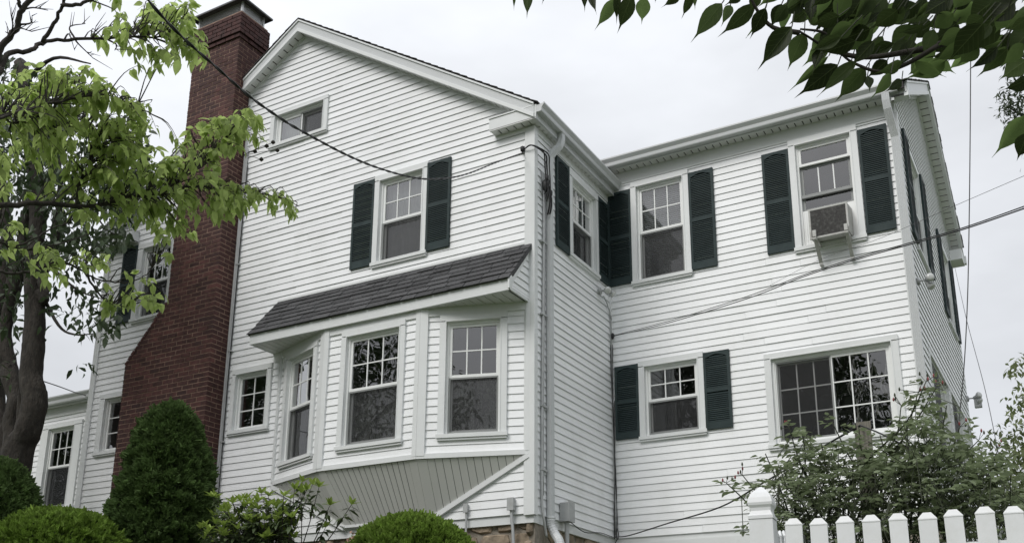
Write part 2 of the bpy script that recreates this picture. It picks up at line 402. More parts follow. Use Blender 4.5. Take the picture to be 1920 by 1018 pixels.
# --- windows
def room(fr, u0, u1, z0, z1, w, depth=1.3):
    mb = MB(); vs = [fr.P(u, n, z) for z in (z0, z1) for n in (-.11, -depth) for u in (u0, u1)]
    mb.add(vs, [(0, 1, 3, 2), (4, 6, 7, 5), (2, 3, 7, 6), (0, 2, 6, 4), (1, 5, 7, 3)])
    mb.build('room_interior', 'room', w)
def frame_rect(mb, fr, u0, u1, z0, z1, w, n0, n1, wt=None, wb=None):
    wt = w if wt is None else wt; wb = w if wb is None else wb
    mb.box(fr, u0, u0+w, n0, n1, z0, z1); mb.box(fr, u1-w, u1, n0, n1, z0, z1)
    mb.box(fr, u0+w, u1-w, n0, n1, z1-wt, z1); mb.box(fr, u0+w, u1-w, n0, n1, z0, z0+wb)
def glazing(fr, u0, u1, z0, z1, cols, rows, n, w, bar=.016, m='sash'):
    """panes and the bars between them"""
    mb = MB()
    for i in range(1, cols):
        u = u0+(u1-u0)*i/cols; mb.box(fr, u-bar/2, u+bar/2, n-.012, n+.008, z0, z1)
    for j in range(1, rows):
        z = z0+(z1-z0)*j/rows; mb.box(fr, u0, u1, n-.011, n+.007, z-bar/2, z+bar/2)
    if mb.v: mb.build('muntins', m, w)
    for i in range(cols):
        for j in range(rows):
            a, b = u0+(u1-u0)*i/cols, u0+(u1-u0)*(i+1)/cols; c, d = z0+(z1-z0)*j/rows, z0+(z1-z0)*(j+1)/rows
            q = MB(); q.add([fr.P(a, n, c), fr.P(b, n, c), fr.P(b, n, d), fr.P(a, n, d)], [(0, 1, 2, 3)]); q.build('pane', 'glass', w)
def curtain(fr, u0, u1, z0, z1, n, w, m='curtain', folds=9, amp=.02, name='curtain'):
    mb = MB(); k = folds*6; vs = []
    ph = random.random()*6
    for z in (z0, (z0+z1)/2, z1):
        for i in range(k+1):
            t = i/k; vs.append(fr.P(u0+(u1-u0)*t, n+amp*math.sin(t*folds*6.283+ph)+amp*.5*math.sin(t*folds*2.1*6.283+z*3), z))
    fs = [(r*(k+1)+i, r*(k+1)+i+1, (r+1)*(k+1)+i+1, (r+1)*(k+1)+i) for r in range(2) for i in range(k)]
    mb.add(vs, fs); mb.build(name, m, w, smooth=True)
def blind(fr, u0, u1, z0, z1, n, w):
    mb = MB(); z = z0
    while z < z1-.02:
        mb.prism([fr.P(u0, n+.014, z), fr.P(u1, n+.014, z), fr.P(u1, n-.012, z+.034), fr.P(u0, n-.012, z+.034)],
                 [fr.P(u0, n+.012, z), fr.P(u1, n+.012, z), fr.P(u1, n-.014, z+.034), fr.P(u0, n-.014, z+.034)]); z += .031
    mb.build('blind_slats', 'blind', w, kind='stuff')
def casing(fr, u0, u1, z0, z1, cas, head, sill, label=None):
    w_mb = MB(); n1 = .042 if fr is not fE else .014
    w_mb.box(fr, u0, u0+cas-.012, -.02, n1, z0+sill, z1-head); w_mb.box(fr, u1-cas+.012, u1, -.02, n1, z0+sill, z1-head)
    w_mb.box(fr, u0, u1, -.02, n1+.003, z1-head+.012, z1)
    w_mb.box(fr, u0+cas-.012, u0+cas, -.10, n1+.007, z0+sill, z1-head); w_mb.box(fr, u1-cas, u1-cas+.012, -.10, n1+.007, z0+sill, z1-head)
    w_mb.box(fr, u0+cas-.012, u1-cas+.012, -.10, n1+.008, z1-head, z1-head+.012)
    w = w_mb.build('window', 'trim', house)
    if label: w['label'] = label
    s = MB(); s.box(fr, u0-.012, u1+.012, -.10, n1+.02, z0+sill-.048, z0+sill); s.box(fr, u0, u1, -.02, .046, z0, z0+sill-.05); s.build('sill', 'trim', w)
    return w
def window_dh(fr, u0, u1, z0, z1, cols=3, rows=2, zm=None, cas=.088, head=.088, sill=.075, content='dark', label=None):
    w = casing(fr, u0, u1, z0, z1, cas, head, sill, label)
    a, b, c, d = u0+cas, u1-cas, z0+sill, z1-head
    zm = (c+d)/2+.01 if zm is None else zm
    fm = MB(); frame_rect(fm, fr, a, b, c, d, .028, -.12, -.006, .03, .02); fm.build('frame', 'sash', w)
    a += .028; b -= .028; c += .02; d -= .03
    us = MB(); frame_rect(us, fr, a, b, zm-.018, d, .036, -.058, -.026, .036, .036); us.build('upper_sash', 'sash', w)
    glazing(fr, a+.036, b-.036, zm+.018, d-.036, cols, rows, -.042, w)
    ls = MB(); frame_rect(ls, fr, a, b, c, zm+.016, .038, -.098, -.066, .034, .05); ls.build('lower_sash', 'sash', w)
    q = MB(); q.add([fr.P(a+.038, -.082, c+.05), fr.P(b-.038, -.082, c+.05), fr.P(b-.038, -.082, zm-.018), fr.P(a+.038, -.082, zm-.018)], [(0, 1, 2, 3)]); q.build('pane', 'glass', w)
    sf = MB(); frame_rect(sf, fr, a+.002, b-.002, c+.002, zm-.020, .020, -.040, -.026); sf.build('screen_frame', 'screen_frame', w)
    sc = MB(); sc.add([fr.P(a+.02, -.033, c+.02), fr.P(b-.02, -.033, c+.02), fr.P(b-.02, -.033, zm-.04), fr.P(a+.02, -.033, zm-.04)], [(0, 1, 2, 3)]); sc.build('insect_screen', 'insect_screen', w)
    room(fr, a, b, c, d, w)
    if content == 'curtain': 
        curtain(fr, a, b, c, d, -.17, w, folds=7)
    elif content == 'sides':
        curtain(fr, a, a+(b-a)*.3, c, d, -.17, w, folds=3); curtain(fr, b-(b-a)*.25, b, c, d, -.17, w, folds=3)
    elif content == 'lace':
        curtain(fr, a, a+(b-a)*.49, c, zm+.05, -.135, w, 'lace', folds=4, amp=.02, name='lace_curtain'); curtain(fr, a+(b-a)*.51, b, c, zm+.05, -.135, w, 'lace', folds=4, amp=.02, name='lace_curtain')
    elif content == 'blind': blind(fr, a, b, c, d, -.15, w)
    return w
def window_grid(fr, u0, u1, z0, z1, cols, rows, cas=.085, head=.085, sill=.07, content='dark', label=None):
    w = casing(fr, u0, u1, z0, z1, cas, head, sill, label); a, b, c, d = u0+cas, u1-cas, z0+sill, z1-head
    fm = MB(); frame_rect(fm, fr, a, b, c, d, .026, -.12, -.006); fm.build('frame', 'sash', w); a += .026; b -= .026; c += .026; d -= .026
    us = MB(); frame_rect(us, fr, a, b, c, d, .034, -.07, -.035); us.build('sash', 'sash', w)
    glazing(fr, a+.034, b-.034, c+.034, d-.034, cols, rows, -.052, w); room(fr, a, b, c, d, w)
    if content == 'screen':  # added screen over part of the opening, a dark stand-in for its shaded recess
        m_ = a+(b-a)*.52; sc = MB(); sc.add([fr.P(a, -.012, c), fr.P(m_, -.012, c), fr.P(m_, -.012, d), fr.P(a, -.012, d)], [(0, 1, 2, 3)]); sc.build('insect_screen', 'insect_screen', w)
        MB().box(fr, m_, m_+.03, -.06, -.008, c, d).build('screen_frame', 'screen_frame', w)
    return w
def window_slider(fr, u0, u1, z0, z1, cols, rows, cas=.09, head=.08, sill=.075, split=.5, screen_side=0, label=None, content=None):
    w = casing(fr, u0, u1, z0, z1, cas, head, sill, label); a, b, c, d = u0+cas, u1-cas, z0+sill, z1-head
    fm = MB(); frame_rect(fm, fr, a, b, c, d, .03, -.12, -.004, .03, .03); frame_rect(fm, fr, a+.03, b-.03, c+.03, d-.03, .014, -.12, -.02); fm.build('frame', 'sash', w)
    a += .044; b -= .044; c += .044; d -= .044; m = a+(b-a)*split
    for i, (p, q) in enumerate(((a, m+.02), (m-.02, b))):
        n = -.085 if i == screen_side else -.045
        s = MB(); frame_rect(s, fr, p, q, c, d, .034, n-.015, n+.015); s.build('sliding_sash', 'sash', w)
        glazing(fr, p+.034, q-.034, c+.034, d-.034, cols, rows, n, w)
        if i == screen_side:
            sf = MB(); frame_rect(sf, fr, p, q-.02, c, d, .02, -.042, -.026); sf.build('screen_frame', 'screen_frame', w)
            sc = MB(); sc.add([fr.P(p+.02, -.034, c+.02), fr.P(q-.04, -.034, c+.02), fr.P(q-.04, -.034, d-.02), fr.P(p+.02, -.034, d-.02)], [(0, 1, 2, 3)]); sc.build('insect_screen', 'insect_screen', w)
        elif content == 'curtain': curtain(fr, p, q, c, d, -.17, w, folds=5)
    if content == 'curtain': curtain(fr, a, m, c, d, -.17, w, folds=5)
    room(fr, a, b, c, d, w, 1.8)
    return w

# --- shutters
def shutter(fr, u0, u1, z0, z1, label=None):
    mb = MB(); n0, n1 = .014, .046; st = .034; mid = z0+(z1-z0)*.50
    h = z1-z0; tr, mr_, br = .085, .055, .075+.02*h
    mb.box(fr, u0, u0+st, n0, n1, z0, z1); mb.box(fr, u1-st, u1, n0, n1, z0, z1)
    mb.box(fr, u0+st, u1-st, n0, n1-.002, z0, z0+br); mb.box(fr, u0+st, u1-st, n0, n1-.002, mid-mr_/2, mid+mr_/2)
    # arched top rail
    k = 8; arc = [(u0+st+(u1-u0-2*st)*i/k, z1-tr+.045*math.sin(math.pi*i/k)) for i in range(k+1)]
    for i in range(k):
        mb.ext(fr, [arc[i], arc[i+1], (arc[i+1][0], z1), (arc[i][0], z1)], n0, n1-.002)
    mb.box(fr, u0+.01, u1-.01, .006, n0, z0+.01, z1-.01)
    s = mb.build('shutter', 'shutter', house)
    if label: s['label'] = label
    for lo, hi in ((z0+br, mid-mr_/2), (mid+mr_/2, z1-tr+.04)):
        sl = MB(); z = lo+.004
        while z < hi-.018:
            t = (z+.02-(z1-tr))/.045; a0, a1 = u0+st, u1-st
            if t > 0:
                t = min(t, .98); e = math.asin(t)/math.pi; w_ = a1-a0; a0, a1 = a0+w_*e, a1-w_*e
            if a1-a0 > .05:
                pr = [(.043, z), (.0425, z+.011), (.021, z+.0265), (.016, z+.022)]
                sl.prism([fr.P(a0, p, q) for p, q in pr], [fr.P(a1, p, q) for p, q in pr])
            z += .0268
        sl.build('louvre_slats', 'shutter', s, kind='stuff')
    return s

HO = lambda u0, u1, z0, z1: (u0+.04, u1-.04, z0+.03, z1-.04)     # the opening a casing covers
# gable (front) wall
wA = [(-10.40, -9.245, 8.14, 8.78), (-8.265, -7.345, 5.70, 7.12), (-10.765, -9.99, 3.58, 4.592), (-13.17, -12.25, 5.75, 7.145), (-13.68, -12.55, 3.584, 4.618)]
holesA = [HO(*w) for w in wA]
GS = .660
rakeA = [(GS, 1, 10.02+GS*XM), (-GS, 1, 10.02-GS*XM)]
extraA = [(-9.74, -5.85, 2.86, 5.42), (-12.72, -11.0, 1.8, 4.85), (-11.92, -11.0, 4.8, 10.4)]
front_wall = backing('gable_wall', fA, XL, XD, 1.95, 10.1, holesA+[(-9.74, -5.85, 2.95, 5.3)], rakeA)
siding(fA, XL+.09, XD-.11, Z0, 10.05, holesA+extraA, front_wall, rakeA)
# side wall
wD = [(11.40, 12.335, 5.70, 7.03)]
holesD = [HO(*w) for w in wD]
side_wall = backing('side_wall', fD, YA+.13, YB+.14, 1.95, 7.3, holesD)
siding(fD, YA+.05, YB-.012, Z0, 7.12, holesD, side_wall)
# wing front wall
wB = [(-5.312, -4.412, 5.685, 7.345), (-2.955, -2.04, 5.69, 7.365), (-5.265, -4.308, 3.365, 4.533), (-3.475, -1.785, 3.04, 4.348)]
holesB = [HO(*w) for w in wB]
wing_wall = backing('wing_wall', fB, XD-.13, XE, 1.95, 7.6, holesB)
siding(fB, XD+.03, XE-.075, Z0, 7.372, holesB, wing_wall)
# wing end wall
PE, ZE, SE = 15.42, 9.17, .565
wE = [(13.47, 14.50, 5.73, 7.34), (16.40, 17.42, 5.66, 7.12), (13.42, 15.28, 2.95, 4.36), (15.36, 17.14, 2.95, 4.36), (17.22, 18.0, 2.95, 4.36)]
holesE = [HO(*w) for w in wE]
rakeE = [(SE, 1, ZE+SE*PE), (-SE, 1, ZE-SE*PE)]
end_wall = backing('end_wall', fE, YB, 18.07, 1.95, 9.3, holesE, rakeE)
siding(fE, YB+.075, 18.0, Z0, 9.2, holesE, end_wall, rakeE, forced_stuff=True)
back = MB(); back.box(fA, XL, XD, -9.3, -9.2, 1.0, 7.3); back.box(fB, XD, XE, -5.4, -5.3, 1.0, 7.5); back.build('rear_wall', 'trim', house)
lw = MB(); lw.box(Fr((XL, 0, 0), (0, 1, 0), (-1, 0, 0)), YA+.131, 19.7, -.13, .0, 1.0, 7.3); lw.build('left_wall', 'trim', house)
# sunroom wing on the left
wS = [(-16.45, -15.34, 3.03, 4.665)]
sun_wall = backing('sunroom_wall', fS, -16.85, XL-.05, 1.8, 5.0, [HO(*wS[0])])
siding(fS, -16.74, XL-.02, 2.09, 4.80, [HO(*wS[0])], sun_wall)
# bay walls: three faces
BZ0, BZ1 = 2.80, 4.73
wBay = [(.185, 1.085, 2.975, 4.630), (.295, 1.335, 2.983, 4.642), (.258, 1.134, 2.987, 4.620)]
bay_walls = []
for fr, L, w in zip((fL, fC, fR), BL, wBay):
    b = backing('bay_wall', fr, 0, L, BZ0, BZ1, [HO(*w)]); bay_walls.append(b)
    siding(fr, .05, L-.05, BZ0+.03, BZ1-.10, [HO(*w)], b)
# cheek of the bay roof (siding triangle at the right end)
cheek = MB(); cheek.ext(fD, [(9.975, 4.752), (YA, 4.752), (YA, 5.50), (9.975, 4.86)], -.16, -.066); cheek = cheek.build('bay_cheek', 'trim', house)
siding(fD.shift(-.062), 9.975, YA+.01, 4.755, 5.48, [], cheek, [(-1.24, 1, 5.44-1.24*YA)])
finish_boards()

# --- windows of the walls
window_slider(fA, *wA[0], 1, 1, cas=.085, head=.07, sill=.07, screen_side=1, content='curtain', label='small attic slider window under the gable')
window_dh(fA, *wA[1], content='curtain', zm=6.40)
window_grid(fA, *wA[2], 2, 3, cas=.08)
window_dh(fA, *wA[3], content='dark', cas=.13)
window_grid(fA, *wA[4], 3, 3, cas=.13)
window_dh(fD, *wD[0], content='sides')
window_dh(fB, *wB[0], content='blind', zm=6.53)
window_dh(fB, *wB[2], content='dark', zm=3.955, cas=.09)
window_slider(fB, *wB[3], 3, 3, cas=.09, screen_side=0, label='wide slider window with hanging plants behind the glass')
window_dh(fL, *wBay[0], content='sides', zm=3.82)
window_dh(fC, *wBay[1], content='lace', zm=3.82)
window_dh(fR, *wBay[2], content='lace', zm=3.82)
for w in wE[:2]: window_dh(fE, *w, content='dark')
for w in wE[2:]: window_grid(fE, *w, 1, 1, cas=.09, content='screen')  # low windows get the added screen so their openings read dark
window_dh(fS, *wS[0], content='dark', cas=.2, zm=3.87)
# the window with the air conditioner: upper sash lowered in front, lower sash raised onto the unit
def ac_window():
    fr = fB; u0, u1, z0, z1 = wB[1]; cas, head, sill = .09, .09, .075
    w = casing(fr, u0, u1, z0, z1, cas, head, sill, 'upper window with its sash raised over an air conditioner')
    a, b, c, d = u0+cas, u1-cas, z0+sill, z1-head
    fm = MB(); frame_rect(fm, fr, a, b, c, d, .028, -.12, -.006, .03, .02); fm.build('frame', 'sash', w); a += .028; b -= .028; c += .02; d -= .03
    us = MB(); frame_rect(us, fr, a, b, 6.965, d, .034, -.052, -.02, .034, .034); us.build('upper_sash', 'sash', w)
    glazing(fr, a+.034, b-.034, 6.999, d-.034, 1, 1, -.036, w)
    ls = MB(); frame_rect(ls, fr, a, b, 6.30, 6.965, .04, -.098, -.066, .03, .04); ls.build('lower_sash', 'screen_frame', w)
    mid = MB(); mid.box(fr, a, b, -.064, -.024, 6.49, 6.535); mid.build('storm_rail', 'screen_frame', w)
    glazing(fr, a+.04, b-.04, 6.535, 6.93, 3, 1, -.075, w, .016); 
    q = MB(); q.add([fr.P(a+.04, -.075, 6.30), fr.P(b-.04, -.075, 6.30), fr.P(b-.04, -.075, 6.49), fr.P(a+.04, -.075, 6.49)], [(0, 1, 2, 3)]); q.build('pane', 'glass', w)
    MB().box(fr, a, -2.70, -.06, -.03, c, 6.30).build('side_panel', 'sash', w); MB().box(fr, -2.25, b, -.06, -.03, c, 6.30).build('side_panel', 'sash', w)
    for i in range(3): MB().box(fr, a+.004+i*.03, a+.018+i*.03, -.03, -.022, c, 6.29).build('panel_rib', 'sash', w)
    room(fr, a, b, c, d, w)
ac_window()

# --- shutters
for fr, rows in ((fA, [(-8.648, -8.268, 5.757, 7.09), (-7.356, -6.972, 5.757, 7.09), (-13.53, -13.18, 5.81, 7.155)]),
                 (fB, [(-5.685, -5.312, 5.752, 7.25), (-4.408, -4.04, 5.754, 7.265), (-3.33, -2.958, 5.757, 7.258), (-2.03, -1.662, 5.764, 7.27), (-5.63, -5.267, 3.434, 4.507), (-4.31, -3.944, 3.423, 4.507)]),
                 (fD, [(11.02, 11.40, 5.725, 7.055), (12.335, 12.70, 5.74, 7.04)]),
                 (fE, [(13.08, 13.46, 5.80, 7.33), (14.51, 14.89, 5.80, 7.33), (16.02, 16.39, 5.72, 7.10), (17.43, 17.80, 5.72, 7.10)])):
    for r in rows: shutter(fr, *r)

# --- corner boards and friezes
def part(name, m, *boxes):
    mb = MB()
    for b in boxes: mb.box(*b)
    return mb.build(name, m, house)
part('corner_board', 'trim', (fA, XD-.115, XD-.03, -.02, .034, Z0-.02, 7.19), (fA, XD-.03, XD+.032, -.045, .038, Z0-.02, 7.19))
part('corner_board', 'trim', (fD, YA+.014, YA+.052, -.01, .030, Z0-.02, 7.19))
part('corner_board', 'trim', (fA, XL-.02, XL+.095, -.05, .034, 1.8, 7.2))
part('corner_board', 'trim', (fB, XE-.085, XE+.022, -.06, .034, Z0-.02, 7.40))
part('corner_board', 'trim', (fS, -16.86, -16.73, -.05, .034, 1.8, 4.82))
part('inside_corner', 'trim', (fB, XD+.008, XD+.034, -.02, .036, Z0, 7.40))
part('frieze_board', 'trim', (fB, XD+.01, XE-.004, -.02, .024, 7.374, 7.556))
part('frieze_board', 'trim', (fD, YA+.06, YB-.03, -.02, .022, 7.115, 7.218))
part('frieze_board', 'trim', (fS, -16.80, XL-.03, -.02, .03, 4.80, 4.98))
# bay trim
for k, (fr, L) in enumerate(((fL, BL[0]), (fC, BL[1]), (fR, BL[2]))):
    MB().box(fr, .02, L-.02, -.02, .030, BZ1-.105, BZ1+.006).build('bay_frieze', 'trim', house); MB().box(fr, -.004, L+.004, -.03, .034, BZ0-.03, BZ0+.032).build('bay_base_trim', 'trim', house)
part('bay_post', 'trim', (fL, BL[0]-.09, BL[0]+.004, -.03, .038, BZ0+.004, BZ1+.002), (fC, -.004, .075, -.03, .040, BZ0+.004, BZ1+.002))
part('bay_post', 'trim', (fC, BL[1]-.06, BL[1]+.004, -.03, .038, BZ0+.004, BZ1+.002), (fR, -.004, .10, -.03, .040, BZ0+.004, BZ1+.002))
part('bay_post', 'trim', (fL, .0, .055, -.03, .038, BZ0+.004, BZ1+.002))
part('bay_post', 'trim', (fR, BL[2]-.045, BL[2]+.03, -.03, .038, Z0+.76, BZ1+.002))

# --- bay roof
FY = 9.936
def bay_roof():
    zt, zb = 5.545, 4.875; y0, y1 = YA, FY-.02
    xl0, xl1, xr0, xr1 = -9.97, -10.03, -5.70, -5.745
    rt = MB()
    rt.prism([(xl0, y0, zt), (xr0, y0, zt), (xr1, y1, zb), (xl1, y1, zb)], [(xl0, y0, zt-.06), (xr0, y0, zt-.06), (xr1, y1+.04, zb-.02), (xl1, y1+.04, zb-.02)])
    roof = rt.build('bay_roof', 'shingle', house)
    fl = MB(); fl.box(fA, -9.98, XD, -.0, .030, zt-.02, zt+.012); fl.build('roof_flashing', 'trim', roof)
    A = Vector((0, y1, zb)); S = (Vector((0, y0, zt))-A); sl = S.length; S.normalize(); N = Vector((0, -S.z, S.y))
    ex = .118; nc = 7
    for c in range(nc):
        s0 = c*ex; s1 = min(s0+ex+.03, sl)
        t0 = s0/sl; xl = xl1+(xl0-xl1)*t0; xr = xr1+(xr0-xr1)*t0
        x = xl-.16*(c % 2)-.05*((c*7) % 3)
        while x < xr:
            w = .31*random.uniform(.72, 1.1); a, b = max(x, xl), min(x+w-.011, xr)
            if b-a > .02:
                h0 = .017+random.uniform(-.003, .006); mb = MB(); j = random.uniform(-.006, .005)
                lo = A+S*(s0-.015+j if c else s0-.02); hi = A+S*s1
                p = [Vector((a, 0, 0))+lo+N*h0, Vector((b, 0, 0))+lo+N*h0, Vector((b, 0, 0))+hi+N*.003, Vector((a, 0, 0))+hi+N*.003]
                mb.prism(p, [q-N*.012 for q in p]); mb.build('shingle', 'shingle', roof)
            x += w
    f = MB(); f.box(fA, -10.0, -5.752, YA-FY-.035, YA-FY, 4.722, 4.868); f.build('bay_fascia', 'trim', house)
    f = MB(); f.box(fD, FY+.003, YA-.02, -.072, -.05, 4.722, 4.80)
    f.prism([(-5.742, FY-.025, 4.86), (-5.742, YA, 5.53), (-5.742, YA, 5.41), (-5.742, FY+.0, 4.735), (-5.742, FY-.025, 4.735)], [(-5.766, FY-.025, 4.86), (-5.766, YA, 5.53), (-5.766, YA, 5.41), (-5.766, FY, 4.735), (-5.766, FY-.025, 4.735)])
    f.build('rake_board', 'trim', house)
    f = MB(); f.box(fA, -10.0, -9.978, 0.0, YA-FY-.036, 4.724, 4.86)
    f.prism([(-9.98, FY+.036, 4.862), (-9.95, YA, 5.48), (-9.95, YA, 4.862)], [(-9.95, FY+.036, 4.862), (-9.93, YA, 5.48), (-9.93, YA, 4.862)]); f.build('rake_board', 'trim', house)
    # soffit boards run front to back
    so = MB(); so.box(fA, -9.977, -5.772, .0, YA-FY-.036, 4.742, 4.75); so = so.build('bay_soffit', 'room', house)
    x = -9.975; k = 0
    while x < -5.80:
        b = min(x+.105, -5.772); mb = MB(); mb.box(fA, x, b, .002, YA-FY-.037, 4.730, 4.741); mb.build('soffit_board', 'soffit', so); x += .116
bay_roof()
# --- sloping skirt under the bay
def bay_skirt():
    zt = BZ0-.03; P0, P1 = Vector((-8.47, YA-.035, 2.10)), Vector((-7.17, YA-.035, 2.10))
    T = [Vector((p.x, p.y, zt)) for p in BC]; T[0].y -= .01; T[3].y -= .01
    sk = MB(); off = Vector((0, .012, .008))
    sk.prism([T[1], T[2], P1, P0], [T[1]+Vector((0, .2, 0)), T[2]+Vector((0, .2, 0)), P1+Vector((0, .03, 0)), P0+Vector((0, .03, 0))])
    sk.prism([T[0]+Vector((0, .01, 0)), T[1]+off, P0+off], [T[0]+Vector((0, .1, 0)), T[1]+Vector((0, .2, 0)), P0+Vector((0, .03, 0))])
    sk.prism([T[2]+off, T[3]+Vector((0, .01, 0)), P1+off], [T[2]+Vector((0, .2, 0)), T[3]+Vector((0, .1, 0)), P1+Vector((0, .03, 0))])
    skirt = sk.build('bay_skirt', 'room', house)
    def slat(q, n): 
        mb = MB(); mb.prism([p+n*.009 for p in q], [p+n*.001 for p in q]); mb.build('skirt_board', 'skirt', skirt)
    nC = (T[2]-T[1]).cross(P0-T[1]).normalized(); nC = nC if nC.y < 0 else -nC
    k = 15; g = .0055
    for i in range(k):
        a, b = .075+.85*i/k, .075+.85*(i+1)/k; w = (T[2]-T[1]).length; e = g/w
        slat([T[1].lerp(T[2], a+e), T[1].lerp(T[2], b-e), P0.lerp(P1, b-e), P0.lerp(P1, a+e)], nC)
    for a, b in ((0, .075), (.925, 1)):
        q = [T[1].lerp(T[2], a), T[1].lerp(T[2], b), P0.lerp(P1, b), P0.lerp(P1, a)]
        mb = MB(); mb.prism([p+nC*.013 for p in q], [p+nC*.001 for p in q]); mb.build('skirt_corner', 'skirt', skirt)
    nR = (T[3]-T[2]).cross(P1-T[2]).normalized(); nR = nR if nR.y < 0 else -nR
    k = 13
    for i in range(k):       # right triangle: boards parallel to its near edge
        a, b = .09+.91*i/k, .09+.91*(i+1)/k; e = .0035/1.41
        ta, tb = T[2].lerp(T[3], a+e), T[2].lerp(T[3], b-e)
        ba, bb = P1.lerp(T[3], a+e), P1.lerp(T[3], b-e)
        slat([ta, tb, bb, ba], nR)
    q = [T[2], T[2].lerp(T[3], .09), P1.lerp(T[3], .09), P1]; mb = MB(); mb.prism([p+nR*.012 for p in q], [p+nR*.001 for p in q]); mb.build('skirt_corner', 'skirt', skirt)
    nL = (T[1]-T[0]).cross(P0-T[0]).normalized(); nL = nL if nL.y < 0 else -nL
    k = 10
    for i in range(k):
        a, b = i/k, (i+1)/k; e = .003
        slat([T[0].lerp(T[1], a+e), T[0].lerp(T[1], b-e), T[0].lerp(P0, b-e), T[0].lerp(P0, a+e)], nL)
    for a, b in ((T[3]+Vector((.0, 0, -.012)), P1+Vector((.02, 0, -.03))), (T[0]+Vector((0, 0, -.012)), P0+Vector((-.02, 0, -.03)))):
        mb = MB(); d = (b-a).normalized(); up = Vector((0, 0, 1)); s = up-d*up.dot(d); s.normalize(); s *= .030
        y0, y1 = Vector((0, -.035, 0)), Vector((0, .02, 0))
        mb.prism([a+s+y0, b+s+y0, b-s+y0, a-s+y0], [a+s+y1, b+s+y1, b-s+y1, a-s+y1]); mb.build('skirt_trim', 'trim', skirt)
    mb = MB(); mb.box(fA, P0.x-.03, P1.x+.01, .02, .06, 2.075, 2.105); mb.build('skirt_trim', 'trim', skirt)
bay_skirt()

# --- main gable roof, wing roof: rakes, soffits, gutters
def rake(fr, up, zp, sl, over, e0, e1, u_lo, u_hi, soffit_n0=0.0):
    """zp: top of the roof at the ridge; runs down to u_lo and u_hi at slope sl"""
    for sgn, ue in ((-1, u_lo), (1, u_hi)):
        L = abs(ue-up); T = lambda u: zp-sl*abs(u-up)
        q = lambda t, b: [(up, zp-t), (ue, T(ue)-t), (ue, T(ue)-b), (up, zp-b)]
        mb = MB(); mb.ext(fr, q(.03, .175), over-.03, over-.008); mb.build('rake_fascia', 'aluminium', house)
        mb = MB(); mb.ext(fr, q(.165, .225), over-.045, over+.006); mb.build('rake_trim', 'trim', house)
        mb = MB(); mb.ext(fr, q(.012, .040), over-.02, over+.010); mb.build('drip_edge', 'trim', house)
        mb = MB(); mb.ext(fr, q(.195, .205), .0, over-.046); so = mb.build('rake_soffit', 'room', house)
        k = int(L/.105); so_mb = MB()
        for i in range(k):
            a, b = up+(ue-up)*(i+.08)/k, up+(ue-up)*(i+.92)/k
            so_mb.ext(fr, [(a, T(a)-.206), (b, T(b)-.206), (b, T(b)-.213), (a, T(a)-.213)], .012, over-.047)
        so_mb.build('soffit_panels', 'soffit', so, kind='stuff')
        mb = MB(); mb.ext(fr, q(.20, .245), -.01, .03); mb.build('rake_moulding', 'trim', house)
def roof_slab(fr, up, zp, sl, over, depth, u_lo, u_hi):
    mb = MB(); T = lambda u: zp-sl*abs(u-up)
    mb.ext(fr, [(up, zp), (u_lo, T(u_lo)), (u_lo, T(u_lo)-.10), (up, zp-.10)], depth, over-.035); mb.ext(fr, [(up, zp), (u_hi, T(u_hi)), (u_hi, T(u_hi)-.10), (up, zp-.10)], depth, over-.035)
    r = mb.build('roof', 'roof', house); sh = MB()
    for sgn, ue in ((-1, u_lo), (1, u_hi)):
        n = int(abs(ue-up)/.12)
        for i in range(n):
            a, b = up+(ue-up)*i/n, up+(ue-up)*(i+1.12)/n
            o = over+.018+random.uniform(-.007, .007)
            sh.ext(fr, [(a, T(a)+.002), (b, T(b)+.014), (b, T(b)+.026), (a, T(a)+.012)], depth, o)
    sh.build('shingle_courses', 'roof', r, kind='stuff')
rake(fA, XM, 10.235, GS, .185, 0, 0, -14.13, -5.60); roof_slab(fA, XM, 10.235, GS, .185, -9.3, -14.2, -5.55)
rake(fE, PE, ZE+.165, SE, .20, 0, 0, 12.56, 18.30); roof_slab(fE, PE, ZE+.16, SE, .20, -7.6, 12.50, 18.36)

def gutter(fr, u0, u1, n, z0, z1):
    """K-style gutter profile: n is the fascia it hangs on"""
    pr = [(n, z1), (n, z0), (n+.072, z0), (n+.078, z0+.012), (n+.082, z0+(z1-z0)*.45), (n+.118, z1-.022), (n+.118, z1), (n+.106, z1), (n+.106, z1-.012), (n+.01, z1-.02)]
    mb = MB(); mb.prism([fr.P(u0, a, z) for a, z in pr], [fr.P(u1, a, z) for a, z in pr]); return mb.build('gutter', 'aluminium', house)
def eave_soffit(fr, u0, u1, n0, n1, z, step=.105):
    mb = MB(); mb.box(fr, u0, u1, n0, n1, z+.012, z+.02); so = mb.build('eave_soffit', 'room', house)
    pn = MB(); k = int(abs(u1-u0)/step)
    for i in range(k):
        a, b = u0+(u1-u0)*(i+.08)/k, u0+(u1-u0)*(i+.92)/k; pn.box(fr, a, b, n0+.03, n1-.03, z, z+.011)
    pn.box(fr, u0, u1, n0, n0+.03, z-.0015, z+.011); pn.box(fr, u0, u1, n1-.03, n1, z-.0015, z+.011)
    pn.build('soffit_panels', 'soffit', so, kind='stuff')
